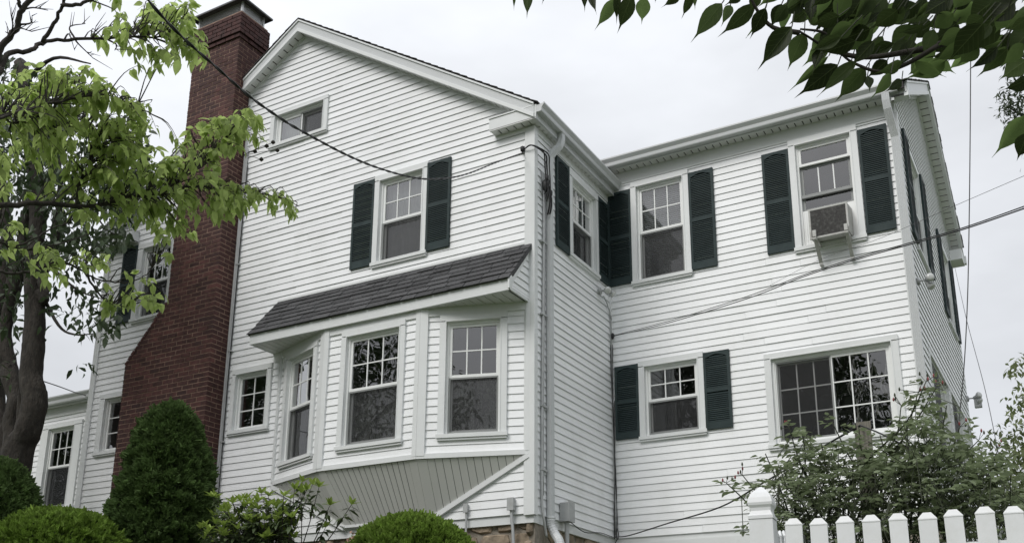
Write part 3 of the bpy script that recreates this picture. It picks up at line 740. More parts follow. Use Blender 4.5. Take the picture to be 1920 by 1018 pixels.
# side eave over the side wall
part('eave_fascia', 'aluminium', (fD, YA-.165, YB-.005, .100, .122, 7.20, 7.405))
eave_soffit(fD, YA-.16, YB-.005, .0, .099, 7.205)
gutter(fD, YA-.165, YB-.006, .122, 7.288, 7.408)
part('eave_return', 'trim', (fA, -6.285, XD+.12, .0, .168, 7.222, 7.395), (fA, -6.29, XD+.10, .0, .18, 7.385, 7.402))
eave_soffit(fA, -6.28, XD+.11, .0, .165, 7.206)
part('eave_return', 'trim', (fA, XL-.14, -13.22, .0, .168, 7.222, 7.405), (fA, XL-.15, -13.21, .0, .18, 7.392, 7.412))
eave_soffit(fA, XL-.13, -13.22, .0, .165, 7.206)
part('eave_fascia', 'aluminium', (Fr((XL, 0, 0), (0, 1, 0), (-1, 0, 0)), YA-.16, 19.6, .10, .122, 7.20, 7.40))
# wing front eave
part('eave_fascia', 'aluminium', (fB, XD-.1, XE+.10, .180, .200, 7.552, 7.70))
eave_soffit(fB, XD+.0, XE+.10, .0, .18, 7.556)
gutter(fB, XD-.02, XE+.085, .200, 7.565, 7.692)
part('eave_return', 'trim', (fB, XE+.003, XE+.20, .02, .19, 7.55, 7.70))
part('eave_return', 'trim', (fE, 17.95, 18.33, .0, .20, 7.31, 7.50), (fE, 18.33, 18.42, .0, .23, 7.36, 7.50))
# sunroom eave
part('eave_fascia', 'aluminium', (fS, -17.0, XL-.02, .12, .14, 4.955, 5.10)); eave_soffit(fS, -17.0, XL-.02, 0, .119, 4.965)
gutter(fS, -17.0, XL-.03, .14, 4.975, 5.105)
mb = MB(); mb.prism([(-17.1, YS-.16, 5.11), (XL-.02, YS-.16, 5.11), (XL-.02, 16, 6.4), (-17.1, 16, 6.4)], [(-17.1, YS-.16, 5.03), (XL-.02, YS-.16, 5.03), (XL-.02, 16, 6.3), (-17.1, 16, 6.3)]); mb.build('sunroom_roof', 'roof', house)

# --- downspouts
def downspout(pts, w, d, fr, name='downspout', ribs=True):
    """rectangular tube through (u, n, z) points with raised ribs"""
    mb = MB(); P_ = [fr.P(*p) for p in pts]
    ring = []
    for i, p in enumerate(P_):
        t = (P_[min(i+1, len(P_)-1)]-P_[max(i-1, 0)]).normalized(); a = fr.u-t*fr.u.dot(t); a.normalize(); b = t.cross(a).normalized()
        k = 4; prof = []
        for j in range(2*k+1): prof.append((-w/2+w*j/(2*k), d/2-(.006 if (ribs and j % 2) else 0)))
        prof += [(w/2, -d/2), (-w/2, -d/2)]
        ring.append([p+a*x+b*y*(1 if b.dot(fr.n) > 0 else -1) for x, y in prof])
    m = len(ring[0])
    for i in range(len(ring)-1):
        mb.add(ring[i]+ring[i+1], [(j, (j+1) % m, m+(j+1) % m, m+j) for j in range(m)])
    return mb.build(name, 'aluminium', house)
downspout([(10.93, .165, 7.30), (10.93, .165, 7.20), (10.90, .15, 7.10), (10.83, .09, 6.98), (10.79, .06, 6.90), (10.787, .055, 6.7), (10.785, .055, 4.0), (10.785, .055, 2.15), (10.785, .055, 1.98)], .088, .06, fD)
el = MB(); path = catmull([fD.P(10.785, .055, 2.06), fD.P(10.785, .06, 1.95), fD.P(10.76, .13, 1.83), fD.P(10.70, .21, 1.74), fD.P(10.66, .25, 1.60), fD.P(10.65, .26, 1.2)], 7)
el.tube(path, [.052+(.006 if i % 2 else 0) for i in range(len(path))], 10); el.build('downspout_elbow', 'aluminium', house, smooth=False)
downspout([(-1.60, .255, 7.58), (-1.60, .255, 7.47), (-1.595, .235, 7.36), (-1.575, .13, 7.16), (-1.56, .07, 7.02), (-1.556, .062, 6.8), (-1.55, .062, 5.0), (-1.55, .062, 2.0)], .095, .07, fB)

# --- chimney
def build_chimney():
    x0u, x0l, x1 = -11.975, -12.78, -10.935; yf = 10.10; BH, BLn, G = .0735, .214, .013
    zb, zt = 1.0, 10.64
    def left(z):
        if z < 4.90: return x0l
        if z > 5.80: return x0u
        return x0l+(x0u-x0l)*(z-4.90)/.90
    core = MB(); r = .0035
    core.prism([(x0l+r, yf+r, zb), (x1-r, yf+r, zb), (x1-r, yf+r, 4.90), (x0l+r, yf+r, 4.90)], [(x0l+r, 10.55, zb), (x1-r, 10.55, zb), (x1-r, 10.55, 4.9), (x0l+r, 10.55, 4.9)])
    core.prism([(x0l+r, yf+r, 4.90), (x1-r, yf+r, 4.90), (x1-r, yf+r, 5.8), (x0u+r, yf+r, 5.8)], [(x0l+r, 10.55, 4.9), (x1-r, 10.55, 4.9), (x1-r, 10.55, 5.8), (x0u+r, 10.55, 5.8)])
    core.prism([(x0u+r, yf+r, 5.80), (x1-r, yf+r, 5.80), (x1-r, yf+r, zt-.004), (x0u+r, yf+r, zt-.004)], [(x0u+r, 10.65, 5.8), (x1-r, 10.65, 5.8), (x1-r, 10.65, zt-.004), (x0u+r, 10.65, zt-.004)])
    ch = core.build('chimney', 'mortar', house); ch['label'] = 'dark red brick chimney with a sloping shoulder'
    bricks = []   # (x0,x1,y0,y1,z0,z1)
    nrow = int((zt-zb)/BH)
    for k in range(nrow):
        z = zb+k*BH; zz = z+BH-G
        grow = .055 if z > 10.64-5.2*BH else (.028 if z > 10.64-6.2*BH else 0.0)
        xl, xr, y0 = left(z+BH/2)-grow, x1+grow, yf-grow; yb = (10.46 if z < 9.0 else 10.655)+grow
        odd = k % 2
        xe = xr-(.105 if odd else 0)           # alternate courses show the end of the side brick at the corner
        x = xe; first = True
        while x > xl+.012:
            w = BLn if not (first and not odd) else BLn*.98; first = False
            a = max(x-w+G, xl)
            if a-xl < .035: a = xl
            bricks.append((a, x, y0+random.uniform(-.003, .002), y0+.1, z, zz)); x = a-G
        y = y0 if odd else y0+.1+G
        while y < yb-.012:
            b = min(y+BLn-G, yb)
            if yb-b < .035: b = yb
            bricks.append((xr-.1, xr+random.uniform(-.002, .003), y, b, z, zz)); y = b+G
        if z > 6:   # left face above the shoulder
            bricks.append((xl, xl+.1, y0+.1+G, yb, z, zz))
    def vis(b):
        cx, cy, cz = (b[0]+b[1])/2, b[2], (b[4]+b[5])/2; p = project((cx, cy, cz))
        hid = cz < 3.75 or b[1]-b[0] < .11 or p[1] < 0 or (p[1] < 440 and p[1] > 195 and cz < 8.6) or (p[0] > 345 and p[1] < 165 and p[0] < 380)
        return (1 if hid else 0, -(b[1]-b[0])*(b[5]-b[4])/Vector((cx, cy, cz)).length_squared)
    bricks.sort(key=vis); rest = MB()
    W0 = Fr((0, 0, 0), (1, 0, 0), (0, 1, 0))
    for i, b in enumerate(bricks):
        if i < 300: MB().box(W0, *b).build('brick', 'brick', ch)
        else: rest.box(W0, *b)
    rest.build('more_bricks', 'brick', ch, kind='stuff')
    # rowlock bricks along the sloping shoulder
    d = Vector((x0u-x0l, 0, .90)); n = 13; dn = d.normalized(); up = Vector((-dn.z, 0, dn.x))
    cp = MB()
    for i in range(n):
        p = Vector((x0l, 0, 4.90))+d*(i/n); q = Vector((x0l, 0, 4.90))+d*((i+.86)/n); h = random.uniform(.018, .034)
        a = [p-up*.02, q-up*.02, q+up*h, p+up*h]
        cp.prism([v+Vector((0, yf-.006, 0)) for v in a], [v+Vector((0, YA-.01, 0)) for v in a])
    cp.build('shoulder_bricks', 'brick', ch)
    # crown and metal cap
    xa, xb, ya, yb2 = x0u-.055, x1+.055, yf-.055, 10.71
    cr = MB(); cr.box(W0, xa+.03, xb-.03, ya+.03, yb2-.03, 10.62, 10.665); cr.build('chimney_crown', 'mortar', ch)
    cap = MB(); lx0, lx1, ly0, ly1 = xa-.02, xb+.02, ya-.02, yb2+.02; zc = 10.90
    cx, cy = (lx0+lx1)/2, (ly0+ly1)/2
    low = [Vector((lx0, ly0, zc)), Vector((lx1, ly0, zc)), Vector((lx1, ly1, zc)), Vector((lx0, ly1, zc))]; top = [Vector((cx+(p.x-cx)*.35, cy+(p.y-cy)*.35, zc+.085)) for p in low]
    cap.add(low+top, [(0, 1, 5, 4), (1, 2, 6, 5), (2, 3, 7, 6), (3, 0, 4, 7), (4, 5, 6, 7), (3, 2, 1, 0)])
    for i in range(4):
        p, q = low[i], low[(i+1) % 4]; cap.prism([p, q, q-Vector((0, 0, .03)), p-Vector((0, 0, .03))], [Vector((cx+(v.x-cx)*.985, cy+(v.y-cy)*.985, v.z)) for v in (p, q, q-Vector((0, 0, .03)), p-Vector((0, 0, .03)))])
    cap = cap.build('chimney_cap', 'cap_metal', ch)
    cage = MB(); lg = MB(); mx0, mx1, my0, my1 = xa+.09, xb-.09, ya+.09, yb2-.09
    for (p, q) in (((mx0, my0), (mx1, my0)), ((mx1, my0), (mx1, my1)), ((mx1, my1), (mx0, my1)), ((mx0, my1), (mx0, my0))):
        n = int(math.dist(p, q)/.022)
        for i in range(n):
            for s in (1, -1):
                t0, t1 = i/n, min(1, max(0, (i+s*4)/n)); a = (p[0]+(q[0]-p[0])*t0, p[1]+(q[1]-p[1])*t0, 10.66); b = (p[0]+(q[0]-p[0])*t1, p[1]+(q[1]-p[1])*t1, 10.895)
                cage.tube([a, b], .0028, 3, False)
    cage.build('cap_mesh', 'cap_leg', ch, kind='stuff')
    for x, y in ((mx0, my0), (mx1, my0), (mx1, my1), (mx0, my1)): lg.box(W0, x-.016, x+.016, y-.016, y+.016, 10.65, 10.895)
    lg.build('cap_legs', 'cap_leg', ch)
build_chimney()
# flashing / J-channel strip between chimney and siding
part('chimney_flashing', 'trim', (fA, -10.932, -10.885, -.01, .028, 2.0, 9.45))

# --- stone foundation
def foundation():
    mb = MB(); mb.box(fA, XL, XD-.02, -.3, -.07, .9, 2.04); mb.box(fD, YA+.071, YB, -.3, -.06, .9, 2.04); mb.box(fB, XD-.2, XE-.02, -.3, -.05, .9, 2.0)
    fd = mb.build('foundation', 'stone_mortar', house)
    random.seed(5)
    for fr, u, uend, nmax in ((fA, -9.0, XD-.03, -.02), (fD, YA+.04, YB-.02, -.02)):
        z = 1.15
        while z < 2.0:
            h = min(random.uniform(.18, .30), 2.035-z); x = u-random.random()*.2
            if h < .06: break
            while x < uend:
                w = random.uniform(.22, .48); a, b = x, min(x+w, uend)
                if b-a > .06:
                    k = 9; cx_, cz_ = (a+b)/2, z+h/2; poly = []
                    for i in range(k):
                        t = 2*math.pi*i/k+random.uniform(-.2, .2); e = 1/max(abs(math.cos(t)), abs(math.sin(t)))*random.uniform(.80, .97)
                        e = min(e, 1.12); poly.append((cx_+(b-a)/2*math.cos(t)*e, cz_+h/2*math.sin(t)*e))
                    n1 = nmax-random.uniform(0, .035); inner = [(cx_+(p-cx_)*.8, cz_+(q-cz_)*.8) for p, q in poly]
                    sm = MB(); V = [fr.P(p, -.10, q) for p, q in poly]+[fr.P(p, n1-.025, q) for p, q in poly]+[fr.P(p, n1+random.uniform(-.008, .008), q) for p, q in inner]
                    fs = [tuple(range(2*k, 3*k))]
                    for i in range(k):
                        j = (i+1) % k; fs += [(i, j, k+j, k+i), (k+i, k+j, 2*k+j, 2*k+i)]
                    sm.add(V, fs); sm.build('stone', 'stone', fd)
                x = b+.008
            z += h+.008
foundation()
part('garage_header', 'trim', (fB, -5.2, -2.2, -.06, .02, 1.80, 1.985)); part('garage_opening', 'room', (fB, -5.1, -2.3, -.10, -.03, .9, 1.798))

# ------------------------------------------------------------------ things fixed to the house
def air_conditioner():
    fr = fB; n0, n1 = -.05, .30; u0, u1, z0, z1 = -2.69, -2.20, 5.79, 6.20
    t = empty('air_conditioner', fr.P(-2.45, .1, 5.76)); tag(t, 'weathered box air conditioner sticking out of the upper right window', 'air conditioner')
    mb = MB(); mb.prism([fr.P(u0, n1, z0-.06), fr.P(u1, n1, z0-.06), fr.P(u1, n1, z1-.06), fr.P(u0, n1, z1-.06)], [fr.P(u0, n0, z0), fr.P(u1, n0, z0), fr.P(u1, n0, z1), fr.P(u0, n0, z1)]); mb.build('case', 'ac_case', t)
    g = MB(); frame_rect(g, fr, u0-.006, u1+.006, z0-.066, z1-.054, .022, n1-.02, n1+.008); g.build('front_rim', 'ac_case', t)
    g = MB(); g.box(fr, u0+.02, u1-.02, n1-.01, n1+.001, z0-.04, z1-.08); g.build('coil', 'ac_grille', t)
    fins = MB(); z = z0-.035
    while z < z1-.085: fins.box(fr, u0+.022, u1-.022, n1, n1+.005, z, z+.006); z += .0135
    fins.build('fins', 'ac_grille', t, kind='stuff')
    for u in (u0+.04, u1-.05):
        b = MB(); b.prism([fr.P(u, .335, z0-.04), fr.P(u, .36, z0-.04), fr.P(u, .085, z0-.33), fr.P(u, .05, z0-.33)], [fr.P(u+.045, .335, z0-.04), fr.P(u+.045, .36, z0-.04), fr.P(u+.045, .085, z0-.33), fr.P(u+.045, .05, z0-.33)])
        b.box(fr, u+.001, u+.044, .02, .355, z0-.09, z0-.068); b.box(fr, u+.002, u+.043, .02, .09, z0-.35, z0-.325); b.box(fr, u+.0005, u+.0445, .325, .362, z0-.06, z0+.03)
        b.build('bracket', 'ac_case', t)
air_conditioner()

def floodlight(base, n, heads, label, sensor=False):
    base = Vector(base); n = Vector(n).normalized()
    t = empty('floodlight', base); tag(t, label, 'floodlight', 'twin floodlights on the walls')
    MB().lathe(base, [(.045, 0), (.055, .012), (.05, .03), (.02, .04)], 12, n).build('mount', 'pvc', t, smooth=True)
    for d in heads:
        d = Vector(d).normalized(); e = base+n*.10+d*.05
        MB().tube([base+n*.03, base+n*.09, e], .011, 6).build('arm', 'pvc', t)
        MB().lathe(e, [(.022, -.03), (.026, .02), (.052, .065), (.056, .085), (.05, .094)], 14, d).build('lamp_holder', 'pvc', t, smooth=True)
        MB().lathe(e, [(.049, .093), (.045, .101), (.02, .108)], 14, d).build('lens', 'lamp_glass', t, smooth=True)
    if sensor: MB().box(Fr(base+n*.16, n.cross(Vector((0, 0, 1))), n), -.045, .045, -.05, .06, -.17, -.05).build('sensor', 'pvc', t)
floodlight(fD.P(12.36, .02, 5.55), (1, 0, 0), [(.5, -.6, -.35), (.7, .1, -.5)], 'twin floodlight on the side wall below the inner shutters')
floodlight(fE.P(12.92, .02, 5.06), (1, 0, 0), [(.5, -.75, -.1), (.5, -.2, -.75)], 'twin floodlight on the wing corner just right of the downspout')
floodlight(fE.P(17.75, .02, 4.75), (1, 0, 0), [(.6, -.5, .1), (.7, -.3, -.5)], 'twin floodlight with sensor low on the far end of the wing', True)

def conduit_box(fr, u, z0, z1, w, label, bend=0.0, m='pvc', n0=.02, pr=.014):
    t = empty('conduit_box', fr.P(u, .03, 1.1)); tag(t, label, 'electrical box')
    b = MB(); b.box(fr, u-w/2, u+w/2, n0, n0+w*.8, z0, z1); b.box(fr, u-w/2-.006, u+w/2+.006, n0+w*.8, n0+w*.8+.012, z0-.004, z1+.008); b.build('box', m, t)
    pts = catmull([fr.P(u, n0+w*.4, z0+.01), fr.P(u, n0+w*.4, z0-.10), fr.P(u+bend*.5, n0+w*.4, z0-.35), fr.P(u+bend, n0+w*.4, .9)], 5)
    MB().tube(pts, pr, 8).build('pipe', m, t, smooth=True)
conduit_box(fA, -6.61, 2.13, 2.23, .05, 'small grey conduit box right of the round yew shrub')
conduit_box(fA, -5.965, 2.105, 2.245, .075, 'grey conduit box with bent pipe near the house corner', .05, pr=.02)
conduit_box(fD, 11.16, 2.05, 2.285, .15, 'large grey box on a pipe right of the corner downspout', pr=.03)

# service conduit, weatherhead and wires on the house corner
t = empty('service_conduit', fD.P(10.66, .03, 1.2)); tag(t, 'grey service conduit with wire clamps beside the corner downspout', 'conduit')
MB().tube(catmull([fD.P(10.665, .03, 6.42), fD.P(10.65, .03, 5.2), fD.P(10.615, .03, 3.8), fD.P(10.60, .03, 2.5), fD.P(10.60, .035, 2.15), fD.P(10.62, .05, 1.98), fD.P(10.68, .05, 1.80)], 5), .0165, 8).build('pipe', 'galv', t, smooth=True)
MB().tube(catmull([fD.P(10.70, .03, 6.40), fD.P(10.685, .03, 5.2), fD.P(10.65, .03, 3.8), fD.P(10.635, .03, 2.3)], 5), .008, 6).build('pipe', 'galv', t, smooth=True)
for z in (5.6, 4.6, 3.4, 2.6): MB().box(fD, 10.58, 10.72, .0, .05, z, z+.025).build('strap', 'galv', t)
MB().lathe(fD.P(10.67, .05, 6.40), [(.03, -.05), (.045, 0), (.05, .06), (.03, .10), (.01, .115)], 10).build('weatherhead', 'lamp_dark', t, smooth=True)
pl = MB(); pl.box(fD, 10.62, 10.72, .0, .02, 6.30, 6.62); pl.build('plate', 'galv', t)
for i, (du, dz, n_) in enumerate(((.0, .0, .09), (.05, .03, .13), (.02, -.02, .11))):
    a = fA.P(XD-.11, .06, 6.865)
    MB().tube(catmull([a, fA.P(XD+.02, .09, 6.87), fD.P(10.50+du, n_+.02, 6.83-.02*i), fD.P(10.58+du, n_, 6.68), fD.P(10.60+du, n_, 6.52), fD.P(10.61+du, n_, 6.36-.03*i), fD.P(10.63+du, n_-.03, 6.28-.05*i)], 6), .009, 6).build('wire', 'cable', t, smooth=True)
for du, z in ((.02, 6.45), (.06, 6.37), (.0, 6.51), (.10, 6.33)): MB().lathe(fD.P(10.62+du, .10, z), [(.012, -.05), (.026, -.03), (.028, .02), (.012, .045)], 8).build('connector', 'cable', t, smooth=True)
for du in (.04, .09): MB().tube(catmull([fD.P(10.60+du, .11, 6.34), fD.P(10.62+du, .12, 6.2), fD.P(10.64+du, .10, 6.10), fD.P(10.67+du, .06, 6.02)], 5), .012, 6).build('wire', 'cable', t, smooth=True)
MB().lathe(fA.P(XD-.14, .05, 6.875), [(.012, -.04), (.03, -.02), (.03, .03), (.01, .045)], 8).build('insulator', 'cable', t, smooth=True)

t = empty('wall_conduit', fA.P(-10.862, .03, 1.2)); tag(t, 'thin grey conduit running up the gable wall right of the chimney', 'conduit')
MB().tube([fA.P(-10.855, .035, 8.3), fA.P(-10.858, .035, 7.0), fA.P(-10.872, .035, 4.4), fA.P(-10.862, .035, 2.6), fA.P(-10.86, .035, 1.5)], .012, 7).build('pipe', 'galv', t, smooth=True)
MB().tube(catmull([fA.P(-10.832, .03, 8.0), fA.P(-10.838, .032, 6.8), fA.P(-10.845, .03, 5.3), fA.P(-10.85, .03, 4.4), fA.P(-10.84, .032, 3.2), fA.P(-10.84, .03, 2.0)], 5), .007, 6).build('wire', 'cable', t, smooth=True)
for z in (6.3, 4.9, 3.5): MB().box(fA, -10.89, -10.82, .0, .05, z, z+.02).build('strap', 'galv', t)

t = empty('cable_bundle', fB.P(XD+.05, .04, 2.0)); tag(t, 'black cables running down the inside corner between side wall and wing', 'cables')
for k in range(3):
    o = .012*k; ph = k*1.7
    MB().tube(catmull([fB.P(XD+.035+o+.012*math.sin(ph+z*2.3), .05+.01*math.cos(ph+z*3), z) for z in [2.05+.28*i for i in range(11 if k < 2 else 8)]], 4), .0065-.001*k, 5).build('wire', 'cable', t, smooth=True)
MB().tube(catmull([fD.P(12.45, .05, 5.50), fD.P(12.6, .04, 5.42), fD.P(12.72, .035, 5.25), fD.P(12.735, .03, 5.0), fD.P(12.735, .03, 2.1)], 5), .010, 6).build('pipe', 'pvc', t, smooth=True)
MB().lathe(fB.P(XD+.06, .06, 4.98), [(.01, -.05), (.025, -.02), (.025, .02), (.01, .04)], 8).build('clamp', 'cable', t, smooth=True)
MB().tube(catmull([fB.P(XD+.05, .06, 2.16), fD.P(12.6, .08, 2.05), fD.P(12.2, .05, 2.06), fD.P(11.7, .06, 2.0), fD.P(11.3, .05, 2.08)], 5), .006, 5).build('wire', 'cable', t, smooth=True)
MB().tube(catmull([fB.P(XD+.06, .06, 2.2), fB.P(XD+.10, .10, 2.08), fB.P(XD+.04, .12, 1.95), fB.P(XD-.02, .1, 1.85)], 5), .006, 5).build('wire', 'cable', t, smooth=True)

def wire(name, pts, A, B, r, label, m='cable', twist=0.0, n=6):
    """pixels of the photograph put into the vertical plane through A and B"""
    A, B = Vector(A), Vector(B); d = B-A; d.z = 0; nn = Vector((-d.y, d.x, 0)).normalized()
    P_ = [onP(px, py, A, nn) for px, py in pts]; c = catmull(P_, n); o = P_[0]
    mb = MB()
    if twist:
        fine = []
        for i in range(len(c)-1):
            for j in range(4): fine.append(c[i].lerp(c[i+1], j/4))
        fine.append(c[-1]); L = 0
        strands = ([], [])
        for i, p in enumerate(fine):
            if i: L += (p-fine[i-1]).length
            for s in (0, 1):
                w = L*twist+s*math.pi; strands[s].append(p+Vector((nn.x*math.cos(w)*r*.85, nn.y*math.cos(w)*r*.85, math.sin(w)*r*.85)))
        for s in strands: mb.tube(s, r, 5)
    else: mb.tube(c, r, 5)
    w = mb.build(name, m, None, o, smooth=True); tag(w, label, 'cable'); return w
HA = fA.P(XD-.135, .05, 6.855)
wire('service_cable', [(981, 287), (955, 296), (925, 307), (880, 325), (842, 334), (800, 336), (760, 330), (700, 312), (640, 286), (560, 243), (530, 225), (470, 183), (400, 122), (350, 78), (310, 38), (270, -8), (200, -90)], HA, at(310, 38, 6.2), .0056, 'thick twisted black service cable sagging across the gable from upper left', twist=20)
WC = fB.P(XD+.06, .06, 4.98)
wire('drop_cable', [(1146, 631), (1250, 606), (1400, 560), (1500, 521), (1600, 488), (1700, 460), (1800, 432), (1920, 391), (2050, 345)], WC, at(1920, 391, 6.5), .0045, 'black cable rising right from the inside corner across the wing')
wire('drop_cable', [(1150, 629), (1260, 600), (1400, 556), (1500, 518), (1600, 485), (1700, 457), (1800, 429), (1920, 387), (2050, 340)], WC, at(1920, 388, 6.7), .004, 'thinner black cable hugging the cable from the inside corner', 'cable')
wire('thin_wire', [(1420, 548), (1500, 505), (1560, 478), (1650, 447), (1790, 386), (1920, 330), (2050, 275)], fB.P(-3.2, .2, 5.2), at(1920, 330, 9.0), .0022, 'faint thin wire crossing below the air conditioner up to the right', 'cable_grey')
wire('hanging_wire', [(1826, -1500), (1824, -600), (1822, -60), (1820, 100), (1819, 250), (1817, 420), (1814, 560), (1808, 680), (1799, 780), (1790, 870)], at(1820, 100, 9.4), at(1790, 870, 9.0), .0045, 'grey wire hanging almost straight down at the far right', 'cable_grey')
wire('guy_wire', [(1790, 500), (1800, 545), (1815, 610), (1845, 722), (1868, 830), (1880, 900)], fE.P(18.1, .12, 7.35), at(1880, 900, 12), .0045, 'thin wire slanting down right from the far eave', 'cable_grey')
wire('left_wire', [(80, 714), (110, 724), (140, 735), (161, 741)], at(80, 714, 17), fS.P(-15.2, .1, 5.1), .009, 'short dark wire running into the sunroom gutter', 'cable_grey')
wire('low_cable', [(1154, 1006), (1180, 1003), (1250, 981), (1350, 950), (1430, 905), (1490, 870), (1560, 827), (1613, 797)], fB.P(XD+.06, .1, 2.1), at(1613, 797, 7.6), .008, 'black cable rising from the foot of the inside corner to the wooden post')
wire('low_cable', [(1613, 797), (1650, 812), (1690, 832), (1740, 858)], at(1613, 797, 7.6), at(1740, 858, 6.8), .006, 'black cable dropping right from the wooden post into the rose bush')
pp = at(1617, 797, 7.68)
t = empty('wooden_post', (pp.x, pp.y, ground_h(pp.x, pp.y))); tag(t, 'weathered grey wooden post standing in the rose bush', 'post')
W1 = Fr((pp.x, pp.y, 0), (.93, .36, 0), (.36, -.93, 0))
pm = MB(); zt_ = pp.z+.02; pm.prism([W1.P(-.05, .05, ground_h(pp.x, pp.y)-.2), W1.P(.05, .05, ground_h(pp.x, pp.y)-.2), W1.P(.048, .048, zt_), W1.P(-.05, .05, zt_-.01)], [W1.P(-.05, -.05, ground_h(pp.x, pp.y)-.2), W1.P(.05, -.05, ground_h(pp.x, pp.y)-.2), W1.P(.048, -.048, zt_-.012), W1.P(-.05, -.05, zt_)]); pm.build('shaft', 'old_wood', t)
MB().lathe(W1.P(-.06, .03, zt_-.04), [(.012, -.03), (.022, 0), (.012, .03)], 8).build('insulator', 'cable', t, smooth=True)

# things behind the slider window
def macrame(u, z0, z1, label, n=-.28):
    fr = fB; t = empty('plant_hanger', fr.P(u, n, z1)); tag(t, label, 'plant hanger', 'macrame plant hangers in the slider window')
    zm = z0+(z1-z0)*.45
    for a in range(4):
        w = a*math.pi/2+.4; mb = MB(); r = .11
        mb.tube(catmull([fr.P(u, n, z1), fr.P(u+.3*r*math.cos(w), n+.3*r*math.sin(w), z1-(z1-zm)*.5), fr.P(u+r*math.cos(w), n+r*math.sin(w), zm+.1), fr.P(u+.8*r*math.cos(w), n+.8*r*math.sin(w), zm), fr.P(u, n, zm-.12)], 5), .007, 5); mb.build('cord', 'cord', t)
    mb = MB(); mb.tube([fr.P(u, n, zm-.10), fr.P(u+.004, n, zm-.2), fr.P(u, n, z0)], [.014, .012, .02], 6); mb.build('tassel', 'cord', t)
    MB().lathe(fr.P(u, n, zm-.06), [(.05, 0), (.075, .05), (.08, .12), (.07, .125)], 12).build('pot', 'old_wood', t, smooth=True)
macrame(-2.40, 3.36, 4.25, 'leftmost white macrame plant hanger behind the right half of the slider window')
macrame(-2.17, 3.45, 4.25, 'middle white macrame plant hanger behind the right half of the slider window', -.36)
macrame(-1.99, 3.30, 4.25, 'rightmost white macrame plant hanger behind the right half of the slider window')

# ------------------------------------------------------------------ fences
def picket_mesh(w, h, d):
    mb = MB(); W_ = Fr((0, 0, 0), (1, 0, 0), (0, -1, 0)); s = h-.038; mb.box(W_, -w/2, w/2, -d/2, d/2, 0, s)
    b = [Vector((-w/2-.002, -d/2-.002, s)), Vector((w/2+.002, -d/2-.002, s)), Vector((w/2+.002, d/2+.002, s)), Vector((-w/2-.002, d/2+.002, s))]
    l = [v+Vector((0, 0, .006)) for v in b]; tp = [Vector((-w*.22, -d*.2, h)), Vector((w*.22, -d*.2, h)), Vector((w*.22, d*.2, h)), Vector((-w*.22, d*.2, h))]
    mb.add(b+l+tp, [(3, 2, 1, 0), (0, 1, 5, 4), (1, 2, 6, 5), (2, 3, 7, 6), (3, 0, 4, 7), (4, 5, 9, 8), (5, 6, 10, 9), (6, 7, 11, 10), (7, 4, 8, 11), (8, 9, 10, 11)])
    return mb.mesh('picket', 'fence')
PK = picket_mesh(.089, .95, .024)
def post(base, h, ang, parent, w=.127):
    mb = MB(); c, s = math.cos(ang), math.sin(ang); fr = Fr(base, (c, s, 0), (s, -c, 0))
    mb.box(fr, -w/2, w/2, -w/2, w/2, -.2, h)
    o = mb.build('post', 'fence', parent)
    prof = [(w/2+.004, 0), (w/2+.004, .018), (w/2-.003, .024), (w/2-.010, .045), (w/2-.008, .062), (w/2+.001, .076), (w/2+.003, .090), (w/2-.003, .118), (w/2-.018, .146), (w/2-.040, .168), (.008, .182), (.002, .184)]
    cp = MB(); rings = [[fr.P(a*r, b*r, h+z) for a, b in ((-1, -1), (1, -1), (1, 1), (-1, 1))] for r, z in prof]
    for i in range(len(rings)-1): cp.add(rings[i]+rings[i+1], [(j, (j+1) % 4, 4+(j+1) % 4, 4+j) for j in range(4)])
    cp.build('post_cap', 'fence', o)
    return o
FA, FB = Vector((-1.403, 5.488, .92)), Vector((-.323, 5.594, .92)); fd_ = (FB-FA)/8; ang = math.atan2(fd_.y, fd_.x)
fence = empty('picket_fence', (FA.x, FA.y, -.05)); tag(fence, 'white vinyl picket fence in front of the rose bush', 'fence')
for i in range(15):
    p = FA+fd_*i; instance('picket', PK, Matrix.Translation((p.x+random.gauss(0, .002), p.y, p.z-.95+random.gauss(0, .003))) @ Matrix.Rotation(ang+random.gauss(0, .02), 4, 'Z') @ Matrix.Rotation(random.gauss(0, .006), 4, 'Y'), fence)
pb = FA-fd_*1.13; post((pb.x, pb.y, 0), .925, ang, fence)
pb2 = FA+fd_*15.2; post((pb2.x, pb2.y, 0), .865, ang, fence)
frF = Fr((pb.x, pb.y, 0), (fd_.x, fd_.y, 0), (fd_.y, -fd_.x, 0))
for z in (.18, .68): MB().box(frF, .06, fd_.length*16, -.06, -.014, z, z+.075).build('rail', 'fence', fence)
# the fence that runs back from the corner post
gb = Vector((pb.x+.02, pb.y+.12, 0)); gd = Vector((-.10, .995, 0)).normalized()
back_f = empty('picket_fence', (gb.x, gb.y, -.05)); tag(back_f, 'white picket fence running back from the corner post towards the house', 'fence')
for i in range(14):
    p = gb+gd*(.10+.136*i); instance('picket', PK, Matrix.Translation((p.x, p.y, -.055+.02*i)) @ Matrix.Rotation(math.atan2(gd.y, gd.x), 4, 'Z'), back_f)
frG = Fr((gb.x, gb.y, 0), gd, (gd.y, -gd.x, 0))
for z in (.16, .66): 
    r = MB(); r.prism([frG.P(0, .014, z), frG.P(1.95, .014, z+.28), frG.P(1.95, .014, z+.36), frG.P(0, .014, z+.08)], [frG.P(0, .06, z), frG.P(1.95, .06, z+.28), frG.P(1.95, .06, z+.36), frG.P(0, .06, z+.08)]); r.build('rail', 'fence', back_f)
side_f = empty('picket_fence', (.15, 6.1, -.05)); tag(side_f, 'white picket fence glimpsed behind the rightmost pickets', 'fence')
s0 = at(1868, 985, 6.9)
